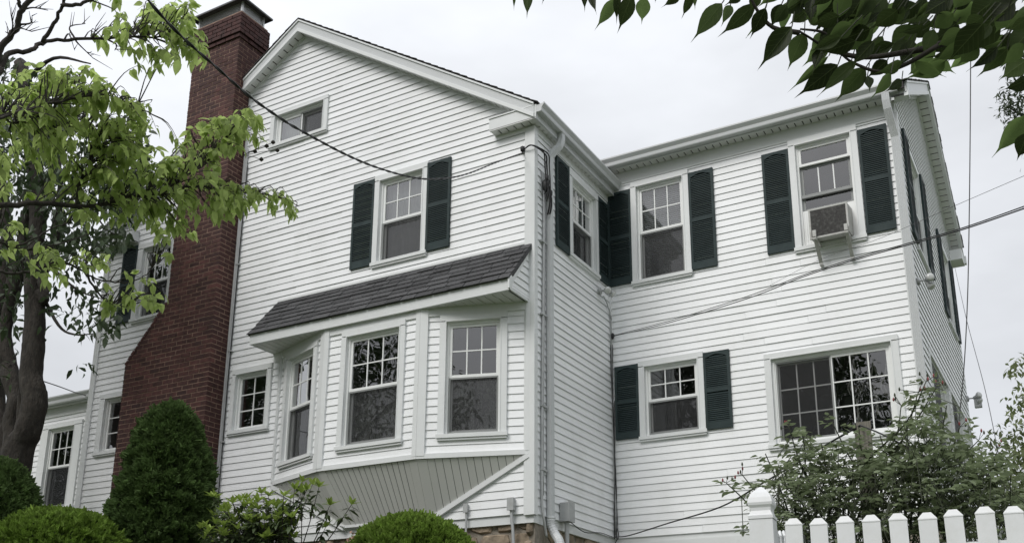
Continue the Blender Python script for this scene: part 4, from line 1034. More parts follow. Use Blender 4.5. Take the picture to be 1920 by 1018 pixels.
for i in range(9):
    p = Vector((s0.x+.02*i, s0.y+.136*i, s0.z-.95+.0*i)); instance('picket', PK, Matrix.Translation(p) @ Matrix.Rotation(math.radians(82), 4, 'Z'), side_f)
frH = Fr((s0.x, s0.y, s0.z), (.145, .99, 0), (.99, -.145, 0)); MB().box(frH, -.05, 1.2, .014, .06, -.30, -.22).build('rail', 'fence', side_f)

# ------------------------------------------------------------------ foliage tools
def leaf_tpl(L, W, seg=4, fold=.18, droop=.25, tip=1.0, base=.0):
    """ovate leaf, base at the origin, midrib along +x, blade normal +z"""
    V = []; Fc = []
    for i in range(seg+1):
        t = i/seg; w = W/2*(math.sin(math.pi*min(1, t**.75))**.85)*(1-.25*t*tip) if 0 < t < 1 else .0
        x = L*t; z = -droop*L*t*t
        V += [(x, w, z+fold*w), (x, 0, z), (x, -w, z+fold*w)]
    for i in range(seg):
        a = i*3; Fc += [(a, a+1, a+4, a+3), (a+1, a+2, a+5, a+4)]
    return np.array(V, np.float32), np.array(Fc, np.int32)
def tpl_mesh(tpl, name, m):
    me = bpy.data.meshes.new(name); me.from_pydata([tuple(map(float, v)) for v in tpl[0]], [], [tuple(map(int, f)) for f in tpl[1]]); me.materials.append(M[m])
    me.polygons.foreach_set('use_smooth', [True]*len(me.polygons)); return me
def bases(d, up):
    d = d/np.linalg.norm(d, axis=1, keepdims=True); y = np.cross(up, d); y /= np.maximum(np.linalg.norm(y, axis=1, keepdims=True), 1e-6); z = np.cross(d, y)
    return np.stack([d, y, z], axis=2)      # columns
def scatter(tpl, pos, B, scale):
    V, Fc = tpl; n = len(pos); R_ = np.einsum('nij,kj->nki', B, V)*scale[:, None, None]+pos[:, None, :]
    FF = (Fc[None]+(np.arange(n)*len(V))[:, None, None]).reshape(-1, Fc.shape[1])
    return R_.reshape(-1, 3), FF
def mat4(B, p, s):
    return Matrix(((B[0, 0]*s, B[0, 1]*s, B[0, 2]*s, p[0]), (B[1, 0]*s, B[1, 1]*s, B[1, 2]*s, p[1]), (B[2, 0]*s, B[2, 1]*s, B[2, 2]*s, p[2]), (0, 0, 0, 1)))
def place_leaves(parent, tpls, m, pos, dirs, ups, scale, limit=300, name='leaf', rest_name='leaves', in_view=True):
    pos, dirs, ups, scale = (np.asarray(a, np.float32) for a in (pos, dirs, ups, scale)); B = bases(dirs, ups)
    w = pos@np.array(CF); px = CX+F_PX*(pos@np.array(CR))/w; py = CY-F_PX*(pos@np.array(CU))/w
    size = scale/np.maximum(w, .1); size = np.where((w > 0) & (px > 0) & (px < 1920) & (py > 0) & (py < 1018), size, -1)
    order = np.argsort(-size); meshes = [tpl_mesh(t, name, m) for t in tpls]
    one = [i for i in order[:limit] if size[i] > 0]; oneset = set(int(i) for i in one)
    for i in one: instance(name, meshes[int(i) % len(meshes)], mat4(B[i], pos[i], float(scale[i])), parent)
    rest = np.array([i for i in range(len(pos)) if i not in oneset], int)
    if len(rest):
        VV, FF, o = [], [], 0
        for k, t in enumerate(tpls):
            sel = rest[rest % len(tpls) == k]
            if not len(sel): continue
            v, f = scatter(t, pos[sel], B[sel], scale[sel]); VV.append(v); FF.append(f+o); o += len(v)
        ob = np_mesh(rest_name, np.concatenate(VV), np.concatenate(FF), m, WL[parent.name], parent, True); ob['kind'] = 'stuff'
rv = lambda n, s=1.0: RNG.normal(0, s, (n, 3))

# ------------------------------------------------------------------ light green tree (branches reach in from the left)
def light_tree():
    D0 = 7.0
    base = Vector((-6.9, 2.2, ground_h(-6.9, 2.2)))
    t = empty('dogwood_tree', base); tag(t, 'light green leafy tree whose branches reach in from the left edge', 'tree')
    fork = Vector((-6.7, 2.35, 1.4))
    MB().tube(catmull([base-Vector((0, 0, .2)), base+Vector((.05, 0, 1.0)), Vector((-6.8, 2.3, .5)), fork], 5), [.15-.003*i for i in range(16)], 10).build('trunk', 'bark', t, smooth=True)
    boughs = []
    def bough(pts, r0, r1, ds, root=True):
        P_ = [at(x, y, d) for (x, y), d in zip(pts, ds)]
        if root: P_ = [fork, fork.lerp(P_[0], .55)+Vector((0, 0, .12))]+P_
        c = catmull(P_, 5); rr = [r0+(r1-r0)*(i/(len(c)-1))**.8 for i in range(len(c))]
        for i in range(1, len(c)-1): c[i] = c[i]+Vector((random.gauss(0, .003), random.gauss(0, .003), random.gauss(0, .003)))
        MB().tube(c, rr, 7).build('branch', 'bark' if r0 > .02 else 'twig', t, smooth=True); boughs.append((c, rr)); return c
    lin = lambda a, b, n: [a+(b-a)*i/(n-1) for i in range(n)]
    bough([(-60, 389), (0, 386), (80, 381), (150, 388), (200, 381), (240, 369), (300, 361), (340, 335), (382, 308), (412, 280), (440, 238)], .024, .004, lin(6.6, 7.4, 11))
    bough([(300, 361), (360, 350), (420, 356), (480, 362), (530, 372), (560, 386)], .008, .003, lin(7.15, 7.5, 6), False)
    bough([(-40, 240), (0, 222), (60, 203), (130, 186), (190, 178), (240, 192), (285, 215)], .013, .004, lin(6.5, 7.0, 7))
    bough([(-30, 160), (0, 130), (18, 100), (60, 95), (80, 80), (130, 75), (200, 72), (250, 69), (310, 72), (350, 85)], .022, .004, lin(6.2, 6.9, 10))
    bough([(0, 128), (-2, 95), (30, 55), (42, 18), (75, -15)], .020, .013, lin(6.3, 6.3, 5), False)
    bough([(80, 80), (102, 45), (115, 15), (130, -15)], .012, .008, lin(6.45, 6.4, 4), False)
    bough([(42, 18), (36, 5), (33, -12)], .012, .008, lin(6.3, 6.3, 3), False)
    bough([(115, 12), (150, 8), (185, -8)], .012, .008, lin(6.4, 6.4, 3), False)
    bough([(-30, 233), (20, 230), (70, 232), (110, 236), (150, 232), (200, 240)], .009, .003, lin(6.9, 7.3, 6))
    bough([(140, 388), (145, 370), (146, 348), (160, 325), (170, 290), (180, 262)], .008, .003, lin(6.95, 6.9, 6), False)
    bough([(-30, 460), (20, 463), (60, 450), (95, 430), (130, 418)], .013, .004, lin(7.6, 7.8, 5))
    bough([(20, 463), (60, 468), (100, 460), (140, 448), (165, 438)], .009, .003, lin(7.65, 7.8, 5), False)
    bough([(-30, 516), (20, 514), (60, 508), (110, 492), (150, 505), (180, 522), (225, 530), (265, 522), (285, 503)], .014, .003, lin(7.3, 7.6, 9))
    bough([(160, 512), (185, 550), (205, 568), (235, 575)], .009, .003, lin(7.45, 7.5, 4), False)
    allp = np.array([tuple(p) for c, _ in boughs for p in c[2:]]); app = np.array([project(p) for p in allp])
    # leaf masses: centre x, y, radii (photo pixels), twigs, depth
    clusters = [(310, 40, 55, 40, 17, 6.9), (280, 85, 55, 40, 13, 6.8), (350, 75, 38, 40, 11, 6.8), (370, 100, 22, 30, 6, 6.9), (320, 120, 30, 22, 5, 6.8), (240, 20, 60, 30, 9, 6.9), (195, 60, 30, 40, 4, 6.8), (335, 10, 26, 20, 6, 7.2),
                (60, 145, 70, 30, 16, 7.0), (150, 150, 80, 30, 22, 6.9), (60, 200, 75, 45, 30, 7.1), (160, 205, 85, 50, 46, 7.0), (235, 225, 50, 50, 28, 6.9), (60, 270, 75, 45, 26, 7.2), (160, 285, 80, 50, 44, 7.0), (235, 300, 45, 45, 22, 6.9),
                (195, 340, 60, 35, 22, 7.0), (110, 350, 60, 30, 10, 7.2), (275, 260, 20, 40, 8, 6.9),
                (445, 230, 50, 32, 28, 7.4), (400, 265, 60, 40, 28, 7.3), (355, 300, 60, 40, 26, 7.2), (480, 245, 18, 30, 5, 7.5), (300, 335, 50, 40, 18, 7.1), (250, 385, 60, 35, 20, 7.1), (320, 395, 60, 40, 26, 7.2), (390, 365, 55, 40, 26, 7.3), (345, 430, 40, 18, 6, 7.2), (450, 370, 45, 28, 18, 7.4), (510, 372, 40, 22, 13, 7.4), (545, 385, 20, 20, 5, 7.5), (310, 455, 16, 28, 4, 7.2), (420, 400, 30, 16, 5, 7.3),
                (270, 540, 40, 40, 10, 7.5), (215, 560, 40, 26, 8, 7.5), (300, 560, 18, 14, 3, 7.5), (60, 480, 70, 22, 10, 7.6), (110, 500, 50, 30, 10, 7.5), (30, 440, 40, 26, 7, 7.7), (10, 345, 35, 40, 8, 7.3), (170, 480, 40, 25, 6, 7.6), (180, 400, 45, 22, 8, 7.1)]
    pos, dr, up, sc = [], [], [], []; tw = MB()
    for (x, y, rx, ry, n, d) in clusters:
        for k in range(int(n*1.35)):
            a = random.random()*6.283; r = math.sqrt(random.random()); X, Y = x+rx*r*math.cos(a), y+ry*r*math.sin(a); dd = d+random.gauss(0, .22)
            tip = at(X, Y, dd)
            j = int(np.argmin(np.linalg.norm(app-np.array([X-35, Y+8]), axis=1)+150*np.abs(np.linalg.norm(allp, axis=1)-dd))); s = Vector(allp[j])
            if (s-tip).length > .75: s = tip+(s-tip).normalized()*.55
            mid = s.lerp(tip, .55)+Vector((random.gauss(0, .03), random.gauss(0, .03), .05+random.gauss(0, .02)))
            c = catmull([s, mid, tip], 3); tw.tube(c, [.0045-.0007*i*6/len(c) for i in range(len(c))], 4, False)
            out = (tip-mid).normalized(); nl = random.choice((4, 5, 6))
            for q in range(nl):
                f = q/(nl-1); p = mid.lerp(tip, .35+.65*f); an = random.random()*6.283
                side = Vector((math.cos(an), math.sin(an), 0)); dv = out*.35+side*.7+Vector((0, 0, random.uniform(-1.35, .0)))
                pos.append(tuple(p)); dr.append(tuple(dv)); up.append(tuple(side*.9+Vector((random.gauss(0, .3), random.gauss(0, .3), .7)))); sc.append(random.uniform(.45, .95))
    tw.build('twigs', 'twig', t, kind='stuff')
    for X, Y in ((250, 40), (60, 30), (20, 25), (160, 45), (180, 50), (140, 95), (60, 60), (175, 110), (90, 20), (10, 60), (215, 95)):      # bare twigs against the sky
        s = Vector(allp[int(np.argmin(np.linalg.norm(app-np.array([X-25, Y+15]), axis=1)))]); tp = at(X, Y, s.length+random.uniform(-.1, .2)); m = s.lerp(tp, .5)+Vector(rv(1, .03)[0])
        MB().tube(catmull([s, m, tp], 4), [.006-.0005*i for i in range(9)], 4).build('branch', 'twig', t)
        for q in range(4):
            a = m.lerp(tp, random.random()); MB().tube([a, a+(tp-s).normalized()*random.uniform(.04, .09)+Vector(rv(1, .025)[0])+Vector((0, 0, .02))], [.003, .001], 3).build('branch', 'twig', t)
    place_leaves(t, [leaf_tpl(.098, .056, 4, .2, .22), leaf_tpl(.105, .052, 4, .35, .35), leaf_tpl(.088, .054, 4, .1, .1)], 'leaf_light', pos, dr, up, sc)
    # dry flower heads at the end of one twig
    for X, Y in ((500, 275), (478, 285), (520, 283), (490, 300), (512, 268)):
        e = at(X, Y, 7.45); s = at(455, 292, 7.4); MB().tube([s, s.lerp(e, .6)+Vector((0, 0, .01)), e], .002, 4).build('branch', 'twig', t)
        MB().lathe(e, [(.004, -.012), (.016, 0), (.012, .012), (.003, .02)], 6).build('seed_head', 'twig', t)
light_tree()

# ------------------------------------------------------------------ dark multi-stemmed tree in front of the sunroom
def dark_tree():
    yT = 8.7; base = onY(38, 905, yT); gz = ground_h(base.x, yT); base = Vector((base.x, yT, gz))
    t = empty('tree', base); tag(t, 'dark barked tree with several thick stems left of the house', 'tree')
    P_ = lambda x, y, yy=yT: onY(x, y, yy)
    stems = [([(30, 870), (54, 805), (64, 751), (59, 700), (64, 640), (65, 551), (66, 480), (70, 400), (60, 280), (40, 120)], .20, .10, 8.6),
             ([(24, 860), (24, 800), (30, 751), (19, 700), (9, 640), (18, 580), (31, 520), (42, 450), (60, 380), (95, 330), (128, 265)], .17, .05, 8.8),
             ([(12, 870), (-4, 790), (-8, 720), (-12, 640), (0, 560), (12, 480), (8, 390), (-10, 280)], .17, .09, 9.0),
             ([(62, 600), (84, 560), (80, 520), (98, 470), (112, 400), (110, 330), (100, 250)], .08, .04, 8.6),
             ([(10, 880), (-40, 780), (-60, 650), (-70, 500), (-90, 300)], .20, .10, 9.1)]
    pts = [(45, 905), (75, 820), (60, 740)]
    for s, r0, r1, yy in stems:
        sm = MB()
        c = catmull([Vector((base.x, base.y, gz-.2))]+[P_(x, y, yy) for x, y in s], 9)
        rr = [(r0+(r1-r0)*i/(len(c)-1)) for i in range(len(c))]
        sm.tube(c, rr, 16); sm.v = [tuple(Vector(v)+noise.noise_vector(Vector((v[0]*5, v[1]*5, v[2]*1.6)))*.045+noise.noise_vector(Vector((v[0]*14, v[1]*14, v[2]*5)))*.02) for v in sm.v]; sm.build('stem', 'bark', t, smooth=True)
    limbs = [([(75, 545), (110, 610), (140, 627), (180, 625)], .03), ([(100, 400), (150, 372), (200, 430), (235, 445)], .025), ([(60, 300), (120, 230), (200, 250)], .05), ([(75, 480), (140, 540), (190, 560)], .03), ([(60, 350), (150, 330), (230, 350), (270, 300)], .04), ([(40, 160), (100, 110), (170, 120)], .05), ([(112, 330), (160, 280), (215, 300)], .03)]
    lp = []
    for s, r in limbs:
        c = catmull([P_(x, y, 8.7) for x, y in s], 5); MB().tube(c, [r*(1-.8*i/(len(c)-1)) for i in range(len(c))], 6).build('branch', 'bark', t, smooth=True); lp += c
    clusters = [(60, 420, 110, 90, 700), (150, 340, 100, 80, 800), (235, 330, 55, 75, 520), (40, 300, 80, 80, 600), (150, 560, 70, 50, 110), (180, 600, 50, 36, 90), (60, 600, 60, 50, 40), (225, 400, 30, 30, 90), (90, 190, 90, 60, 420), (10, 200, 60, 100, 380), (195, 445, 50, 30, 200), (130, 470, 60, 40, 220), (165, 690, 30, 10, 10), (20, 520, 50, 60, 160), (120, 770, 20, 40, 0), (250, 250, 30, 40, 130), (8, 660, 30, 80, 60)]
    pos = []; 
    for x, y, rx, ry, n in clusters:
        a = RNG.random(n)*6.283; r = np.sqrt(RNG.random(n)); 
        for X, Y in zip(x+rx*r*np.cos(a), y+ry*r*np.sin(a)): pos.append(tuple(P_(X, Y, 8.7+RNG.normal(0, .6))))
    n = len(pos); d = rv(n, .6)+np.array([.2, -.1, -.7]); u = rv(n, .5)+np.array([0, 0, 1.])
    place_leaves(t, [leaf_tpl(.15, .07, 3, .2, .25), leaf_tpl(.14, .06, 3, .3, .35)], 'leaf_dark', pos, d, u, RNG.uniform(.7, 1.25, n))
dark_tree()

# ------------------------------------------------------------------ overhanging big leaves at the upper right
def near_tree():
    trunk = Vector((1.9, 2.3, -1.6)); t = empty('shade_tree', trunk); tag(t, 'dark leafy branch with large pointed leaves hanging in at the upper right', 'tree')
    MB().tube(catmull([trunk-Vector((0, 0, .2)), trunk+Vector((0, 0, 1.2)), Vector((1.8, 2.3, 1.0)), Vector((1.5, 2.35, 1.9)), Vector((1.3, 2.4, 2.8))], 5), [.14-.003*i for i in range(21)], 10).build('trunk', 'bark', t, smooth=True)
    main = catmull([Vector((1.6, 2.33, 1.6)), at(2150, -60, 2.9), at(1960, 20, 2.7), at(1860, 50, 2.6), at(1760, 85, 2.5), at(1690, 100, 2.45), at(1620, 108, 2.4), at(1560, 95, 2.4), at(1500, 60, 2.35)], 5)
    MB().tube(main, [.011*(1-i/len(main))+.002 for i in range(len(main))], 7).build('branch', 'bark', t, smooth=True)
    for pts, d in (([(1760, 85), (1700, 120), (1650, 135), (1600, 118), (1575, 100)], 2.45), ([(1960, 20), (1980, 120), (1940, 200), (1925, 225)], 2.6), ([(1700, -60), (1560, -25), (1440, -12), (1330, -30), (1200, -40)], 2.5), ([(1500, 62), (1450, 52), (1420, 20), (1400, -20)], 2.35), ([(1620, 108), (1580, 100), (1560, 75), (1540, 60), (1500, 55)], 2.4)):
        c = catmull([at(x, y, d) for x, y in pts], 4); MB().tube(c, [.006-.004*i/len(c) for i in range(len(c))], 5).build('branch', 'twig', t, smooth=True)
    Z6 = lambda x, y: (x/3.18+1400, y/3.18); Z5 = lambda x, y: (x/3.84+940, y/3.84)
    L = []
    for b, tp, w in [((110, 50), (15, 230), 90), ((270, 160), (60, 410), 130), ((345, 195), (240, 425), 115), ((570, -20), (400, 210), 175), ((490, 335), (235, 560), 55), ((545, 385), (300, 580), 125), ((655, 365), (420, 570), 85), ((710, 405), (525, 610), 120), ((860, 440), (770, 585), 80), ((925, 480), (835, 548), 60), ((565, 222), (370, 310), 75), ((640, 60), (515, 230), 100), ((755, 170), (540, 325), 130), ((880, 262), (690, 345), 80), ((1000, 150), (840, 335), 140), ((1100, 235), (985, 440), 130), ((1185, 365), (955, 480), 110), ((720, 455), (740, 527), 60), ((1000, 370), (1190, 470), 70), ((1660, 690), (1475, 940), 115), ((1680, 790), (1605, 965), 100), ((1670, 360), (1500, 475), 130), ((1680, 470), (1540, 545), 90), ((1410, 140), (1195, 378), 150), ((1510, 120), (1290, 335), 150), ((1530, 240), (1395, 312), 70), ((840, 360), (720, 470), 90), ((930, 370), (770, 450), 100), ((1060, 380), (960, 450), 110), ((1110, 350), (1240, 440), 80), ((240, 30), (150, 165), 90), ((360, 60), (250, 150), 90), ((700, -30), (590, 150), 130), ((1060, -20), (1010, 130), 70), ((760, 80), (600, 190), 110), ((900, 60), (740, 190), 120), ((430, 150), (340, 70), 60), ((620, 380), (560, 470), 60), ((1100, 130), (940, 230), 120), ((1240, 60), (1060, 190), 140), ((1360, 20), (1180, 150), 140), ((1480, 0), (1300, 140), 150), ((1600, 10), (1430, 150), 150), ((1690, 60), (1540, 200), 150), ((1690, 180), (1560, 330), 140), ((1300, 180), (1120, 290), 120), ((1200, 210), (1060, 330), 120), ((1010, 20), (880, 130), 110), ((830, -20), (700, 90), 130)]:
        L.append((Z6(*b), Z6(*tp), w/3.18))
    for b, tp, w in [((95, -40), (90, 60), 28), ((190, -70), (190, 105), 75), ((310, -60), (300, 32), 26), ((610, -80), (593, 82), 55), ((640, -60), (672, 84), 60), ((815, -5), (680, 218), 95), ((850, -60), (820, 175), 60), ((940, -40), (842, 240), 120), ((1030, -20), (1007, 182), 112), ((1290, -50), (1160, 62), 70), ((1370, -50), (1308, 145), 70), ((1590, 25), (1368, 300), 135), ((1650, 40), (1590, 182), 75), ((1830, 30), (1568, 272), 120), ((1905, 60), (1785, 288), 115), ((1400, -40), (1390, 60), 40), ((1730, -60), (1640, 40), 90), ((1120, -50), (1105, 25), 30)]:
        L.append((Z5(*b), Z5(*tp), w/3.84))
    random.seed(3)
    for k in range(75):      # the dense part near the upper edge
        x, y = random.uniform(1540, 1935), random.uniform(-35, 95); a = random.uniform(1.9, 2.8); l = random.uniform(45, 75)
        L.append(((x, y), (x+l*math.cos(a), y+l*math.sin(a)), random.uniform(22, 36)))
    for k in range(16):
        x, y = random.uniform(1420, 1600), random.uniform(-40, 15); a = random.uniform(1.7, 2.6); l = random.uniform(40, 65)
        L.append(((x, y), (x+l*math.cos(a), y+l*math.sin(a)), random.uniform(20, 31)))
    for k in range(70):      # the rest of the bough, above and right of the view
        x, y = random.uniform(1500, 2250), random.uniform(-330, -60); a = random.uniform(1.3, 2.8); l = random.uniform(45, 80)
        L.append(((x, y), (x+l*math.cos(a), y+l*math.sin(a)), random.uniform(24, 38)))
    kinds = []
    for fold, dr in ((.14, .10), (.28, .18), (.08, .22)):
        V, Fc = [], []; seg = 9
        for i in range(seg+1):
            q = i/seg; w = .5*(math.sin(math.pi*min(1, (q/.82)**.85))**1.0 if q < .82 else .0)+(.04*(1-q)/.18 if q >= .82 else 0)
            if q < .82: w = max(w, .035*min(1, q*8))
            z = -dr*q*q; wob = .012*math.sin(i*2.3+fold*20)
            V += [(q, w, z+fold*w+wob), (q, w*.5, z+fold*w*.42), (q, 0, z), (q, -w*.5, z+fold*w*.42), (q, -w, z+fold*w-wob)]
        for i in range(seg):
            for j in range(4): a = i*5+j; Fc.append((a, a+1, a+6, a+5))
        me = bpy.data.meshes.new('leaf'); me.from_pydata(V, [], Fc); me.materials.append(M['leaf_big']); me.polygons.foreach_set('use_smooth', [True]*len(Fc)); kinds.append(me)
    mp_ = [Vector(p) for p in main]
    st = MB()
    for i, (b, tp, w) in enumerate(L):
        d = 2.35+.5*((b[0]-1400)/600 if b[0] > 1400 else .1)*.5+random.gauss(0, .10); d = max(2.1, d)
        p, q = at(b[0], b[1], d), at(tp[0], tp[1], d-random.uniform(-.01, .05)); X = (q-p); ln = X.length; X.normalize()
        view = (-p).normalized(); Z = view+Vector((random.gauss(0, .28), random.gauss(0, .28), random.gauss(0, .28)-.25)); Y = Z.cross(X).normalized(); Z = X.cross(Y)
        wd = w/F_PX*d*.9
        Mx = Matrix(((X.x*ln, Y.x*wd, Z.x*ln, p.x), (X.y*ln, Y.y*wd, Z.y*ln, p.y), (X.z*ln, Y.z*wd, Z.z*ln, p.z), (0, 0, 0, 1)))
        instance('leaf', kinds[i % 3], Mx, t)
        s = p-X*random.uniform(.02, .04)+Vector((random.gauss(0, .006), random.gauss(0, .006), .016)); st.tube([s, p.lerp(s, .4), p], .0013, 4, False)
    st.build('leaf_stalks', 'cane', t, kind='stuff')
near_tree()

# ------------------------------------------------------------------ shrubs
def sprigs(n_arr, L, W, jitter=.45):
    """tiny cross quads standing on a surface; returns template for scatter"""
def sprig_tpl(L, W):
    V = [(0, -W/2, 0), (L, -W*.16, .0), (L, W*.16, .0), (0, W/2, 0), (0, 0, -W/2), (L*.95, 0, -W*.16), (L*.95, 0, W*.16), (0, 0, W/2)]
    return np.array(V, np.float32), np.array([(0, 1, 2, 3), (4, 5, 6, 7)], np.int32)
def blob_shrub(name, label, c, rx, ry, h, zbase, m, prof, n, L, W, lump=.10, lscale=3.0, upw=.5, core='needle_core', seed=1, cat='shrub', fine=.5):
    """c: centre; prof(t) radius fraction at height t in 0..1"""
    rng = np.random.default_rng(seed); t = empty(name, (c[0], c[1], zbase)); tag(t, label, cat)
    off = Vector((seed*3.1, seed*1.7, seed*.9))
    def R(th, tt):
        p = Vector((math.cos(th)*rx, math.sin(th)*ry, tt*h))*lscale+off
        q = p*2.6
        return prof(tt)*(1+lump*(noise.noise(p)+fine*noise.noise(q)+.5*fine*noise.noise(p*6.1)))
    # opaque dark core, added to block the view through the sprays
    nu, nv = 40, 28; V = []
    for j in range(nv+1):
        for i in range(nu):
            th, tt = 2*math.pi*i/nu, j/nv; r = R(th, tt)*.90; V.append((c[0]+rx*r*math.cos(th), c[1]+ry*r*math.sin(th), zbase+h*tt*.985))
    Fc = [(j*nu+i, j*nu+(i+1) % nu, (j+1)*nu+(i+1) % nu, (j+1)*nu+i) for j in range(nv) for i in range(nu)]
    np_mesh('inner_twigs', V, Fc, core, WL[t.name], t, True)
    pos, nor = [], []
    ths = rng.random(n)*2*math.pi; tts = rng.random(n)
    dt = .01
    for th, tt in zip(ths, tts):
        r0 = R(th, tt); rp = max(0, prof(max(0, tt-dt)))-max(0, prof(min(1, tt+dt)))
        slope = rp/(2*dt)*max(rx, ry)/h
        k = 1-abs(rng.normal(0, .05))
        pos.append((c[0]+rx*r0*k*math.cos(th), c[1]+ry*r0*k*math.sin(th), zbase+h*tt)); nor.append((math.cos(th), math.sin(th), slope))
    nor = np.array(nor); nor /= np.linalg.norm(nor, axis=1, keepdims=True)
    stray = rng.random(n) < .03; pos = np.array(pos)+nor*np.where(stray, .02, 0)[:, None]
    d = nor+np.array([0, 0, upw])+rng.normal(0, .45, (n, 3)); B = bases(d, nor+rng.normal(0, .6, (n, 3)))
    V, Fc = scatter(sprig_tpl(L, W), pos, B, rng.uniform(.6, 1.3, n)*np.where(stray, 1.35, 1))
    o = np_mesh('needle_sprays', V, Fc, m, WL[t.name], t); o['kind'] = 'stuff'
    return t
SP = [(0, 1.0), (.38, .95), (.60, .86), (.72, .74), (.84, .60), (.92, .44), (.97, .26), (1.0, .04)]
def spruce_prof(t):
    for (a, x), (b, y) in zip(SP, SP[1:]):
        if t <= b: return x+(y-x)*(t-a)/(b-a)
    return .03
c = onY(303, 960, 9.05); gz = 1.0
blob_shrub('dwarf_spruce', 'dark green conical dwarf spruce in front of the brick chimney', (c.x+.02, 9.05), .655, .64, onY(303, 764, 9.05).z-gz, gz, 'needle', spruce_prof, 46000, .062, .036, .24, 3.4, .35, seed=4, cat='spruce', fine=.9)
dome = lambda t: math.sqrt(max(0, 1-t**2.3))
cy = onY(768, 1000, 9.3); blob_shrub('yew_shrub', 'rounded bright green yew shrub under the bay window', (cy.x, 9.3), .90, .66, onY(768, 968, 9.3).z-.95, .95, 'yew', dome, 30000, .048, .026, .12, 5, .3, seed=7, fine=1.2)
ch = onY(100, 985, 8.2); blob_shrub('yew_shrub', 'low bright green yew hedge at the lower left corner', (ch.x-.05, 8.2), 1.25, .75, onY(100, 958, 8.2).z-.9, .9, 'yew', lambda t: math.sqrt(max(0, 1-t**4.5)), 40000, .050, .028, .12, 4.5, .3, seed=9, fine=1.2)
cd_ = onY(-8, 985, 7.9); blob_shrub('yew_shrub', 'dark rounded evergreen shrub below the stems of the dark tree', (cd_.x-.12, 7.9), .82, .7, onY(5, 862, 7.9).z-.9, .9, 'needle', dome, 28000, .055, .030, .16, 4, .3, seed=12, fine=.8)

def rhododendron():
    yR = 8.7; c = onY(520, 1000, yR); base = Vector((c.x, yR+.1, .98)); t = empty('rhododendron', base); tag(t, 'leggy rhododendron with whorls of bright new leaves below the bay window', 'shrub')
    Z = lambda x, y: (x/3.692+380, y/3.692+860)
    wh = [(405, 240), (455, 258), (205, 305), (690, 160), (760, 178), (635, 212), (560, 255), (805, 195), (490, 322), (880, 322), (1030, 316), (110, 395), (290, 335), (335, 350), (240, 485), (130, 505), (580, 375), (520, 485), (395, 560), (850, 475), (60, 575), (430, 425), (300, 425), (200, 425), (680, 235), (30, 520), (350, 500), (460, 545), (600, 460), (160, 560), (720, 215), (270, 560), (90, 450), (520, 400), (380, 300), (560, 560), (250, 380), (170, 350), (10, 470), (330, 580), (420, 490)]
    for k in range(38): wh.append((random.uniform(40, 640), random.uniform(250, 560)))
    for k in range(34): wh.append((random.uniform(-20, 600), random.uniform(400, 610)))
    st = MB(); pos, dr, up, sc = [], [], [], []; pn, dn, un, sn = [], [], [], []
    for i, (x, y) in enumerate(wh):
        X, Y = Z(x, y); p = onY(X, Y, yR+random.uniform(-.3, .3)); root = base+Vector((random.uniform(-.45, .45), random.uniform(-.2, .2), .05))
        if x > 800: root = base+Vector((.15, 0, .25))
        mid = root.lerp(p, .6)+Vector((0, 0, -.08)); cc = catmull([root, mid, p], 4); st.tube(cc, [.009-.0007*k for k in range(len(cc))], 5)
        n = random.choice((7, 8, 9)); a0 = random.random()*6
        for k in range(n):
            a = a0+6.283*k/n+random.gauss(0, .15); e = Vector((math.cos(a), math.sin(a), random.uniform(.3, 1.7))); pn.append(tuple(p)); dn.append(tuple(e)); un.append((0, 0, 1)); sn.append(random.uniform(.85, 1.35))
        for k in range(15):
            a = random.random()*6.283; q = mid.lerp(p, random.uniform(.4, .95)); pos.append(tuple(q)); dr.append((math.cos(a), math.sin(a), random.uniform(-.7, .2))); up.append((random.gauss(0, .2), random.gauss(0, .2), 1)); sc.append(random.uniform(.8, 1.3))
    st.build('stems', 'twig', t)
    place_leaves(t, [leaf_tpl(.11, .044, 3, .25, .12), leaf_tpl(.10, .040, 3, .3, .2)], 'leaf_rhodo_new', pn, dn, un, sn)
    place_leaves(t, [leaf_tpl(.13, .046, 3, .2, .2), leaf_tpl(.12, .05, 3, .15, .3)], 'leaf_rhodo', pos, dr, up, sc, limit=0, rest_name='old_leaves')
    X, Y = Z(1025, 540); p = onY(X, Y, yR); pp_, dd_ = [], []
    for k in range(14): pp_.append(tuple(p+Vector(rv(1, .02)[0]))); dd_.append(tuple(rv(1, 1)[0]))
    place_leaves(t, [leaf_tpl(.05, .03, 3)], 'dry', pp_, dd_, [(0, 0, 1)]*14, [1.0]*14, limit=0, rest_name='faded_flower')
rhododendron()

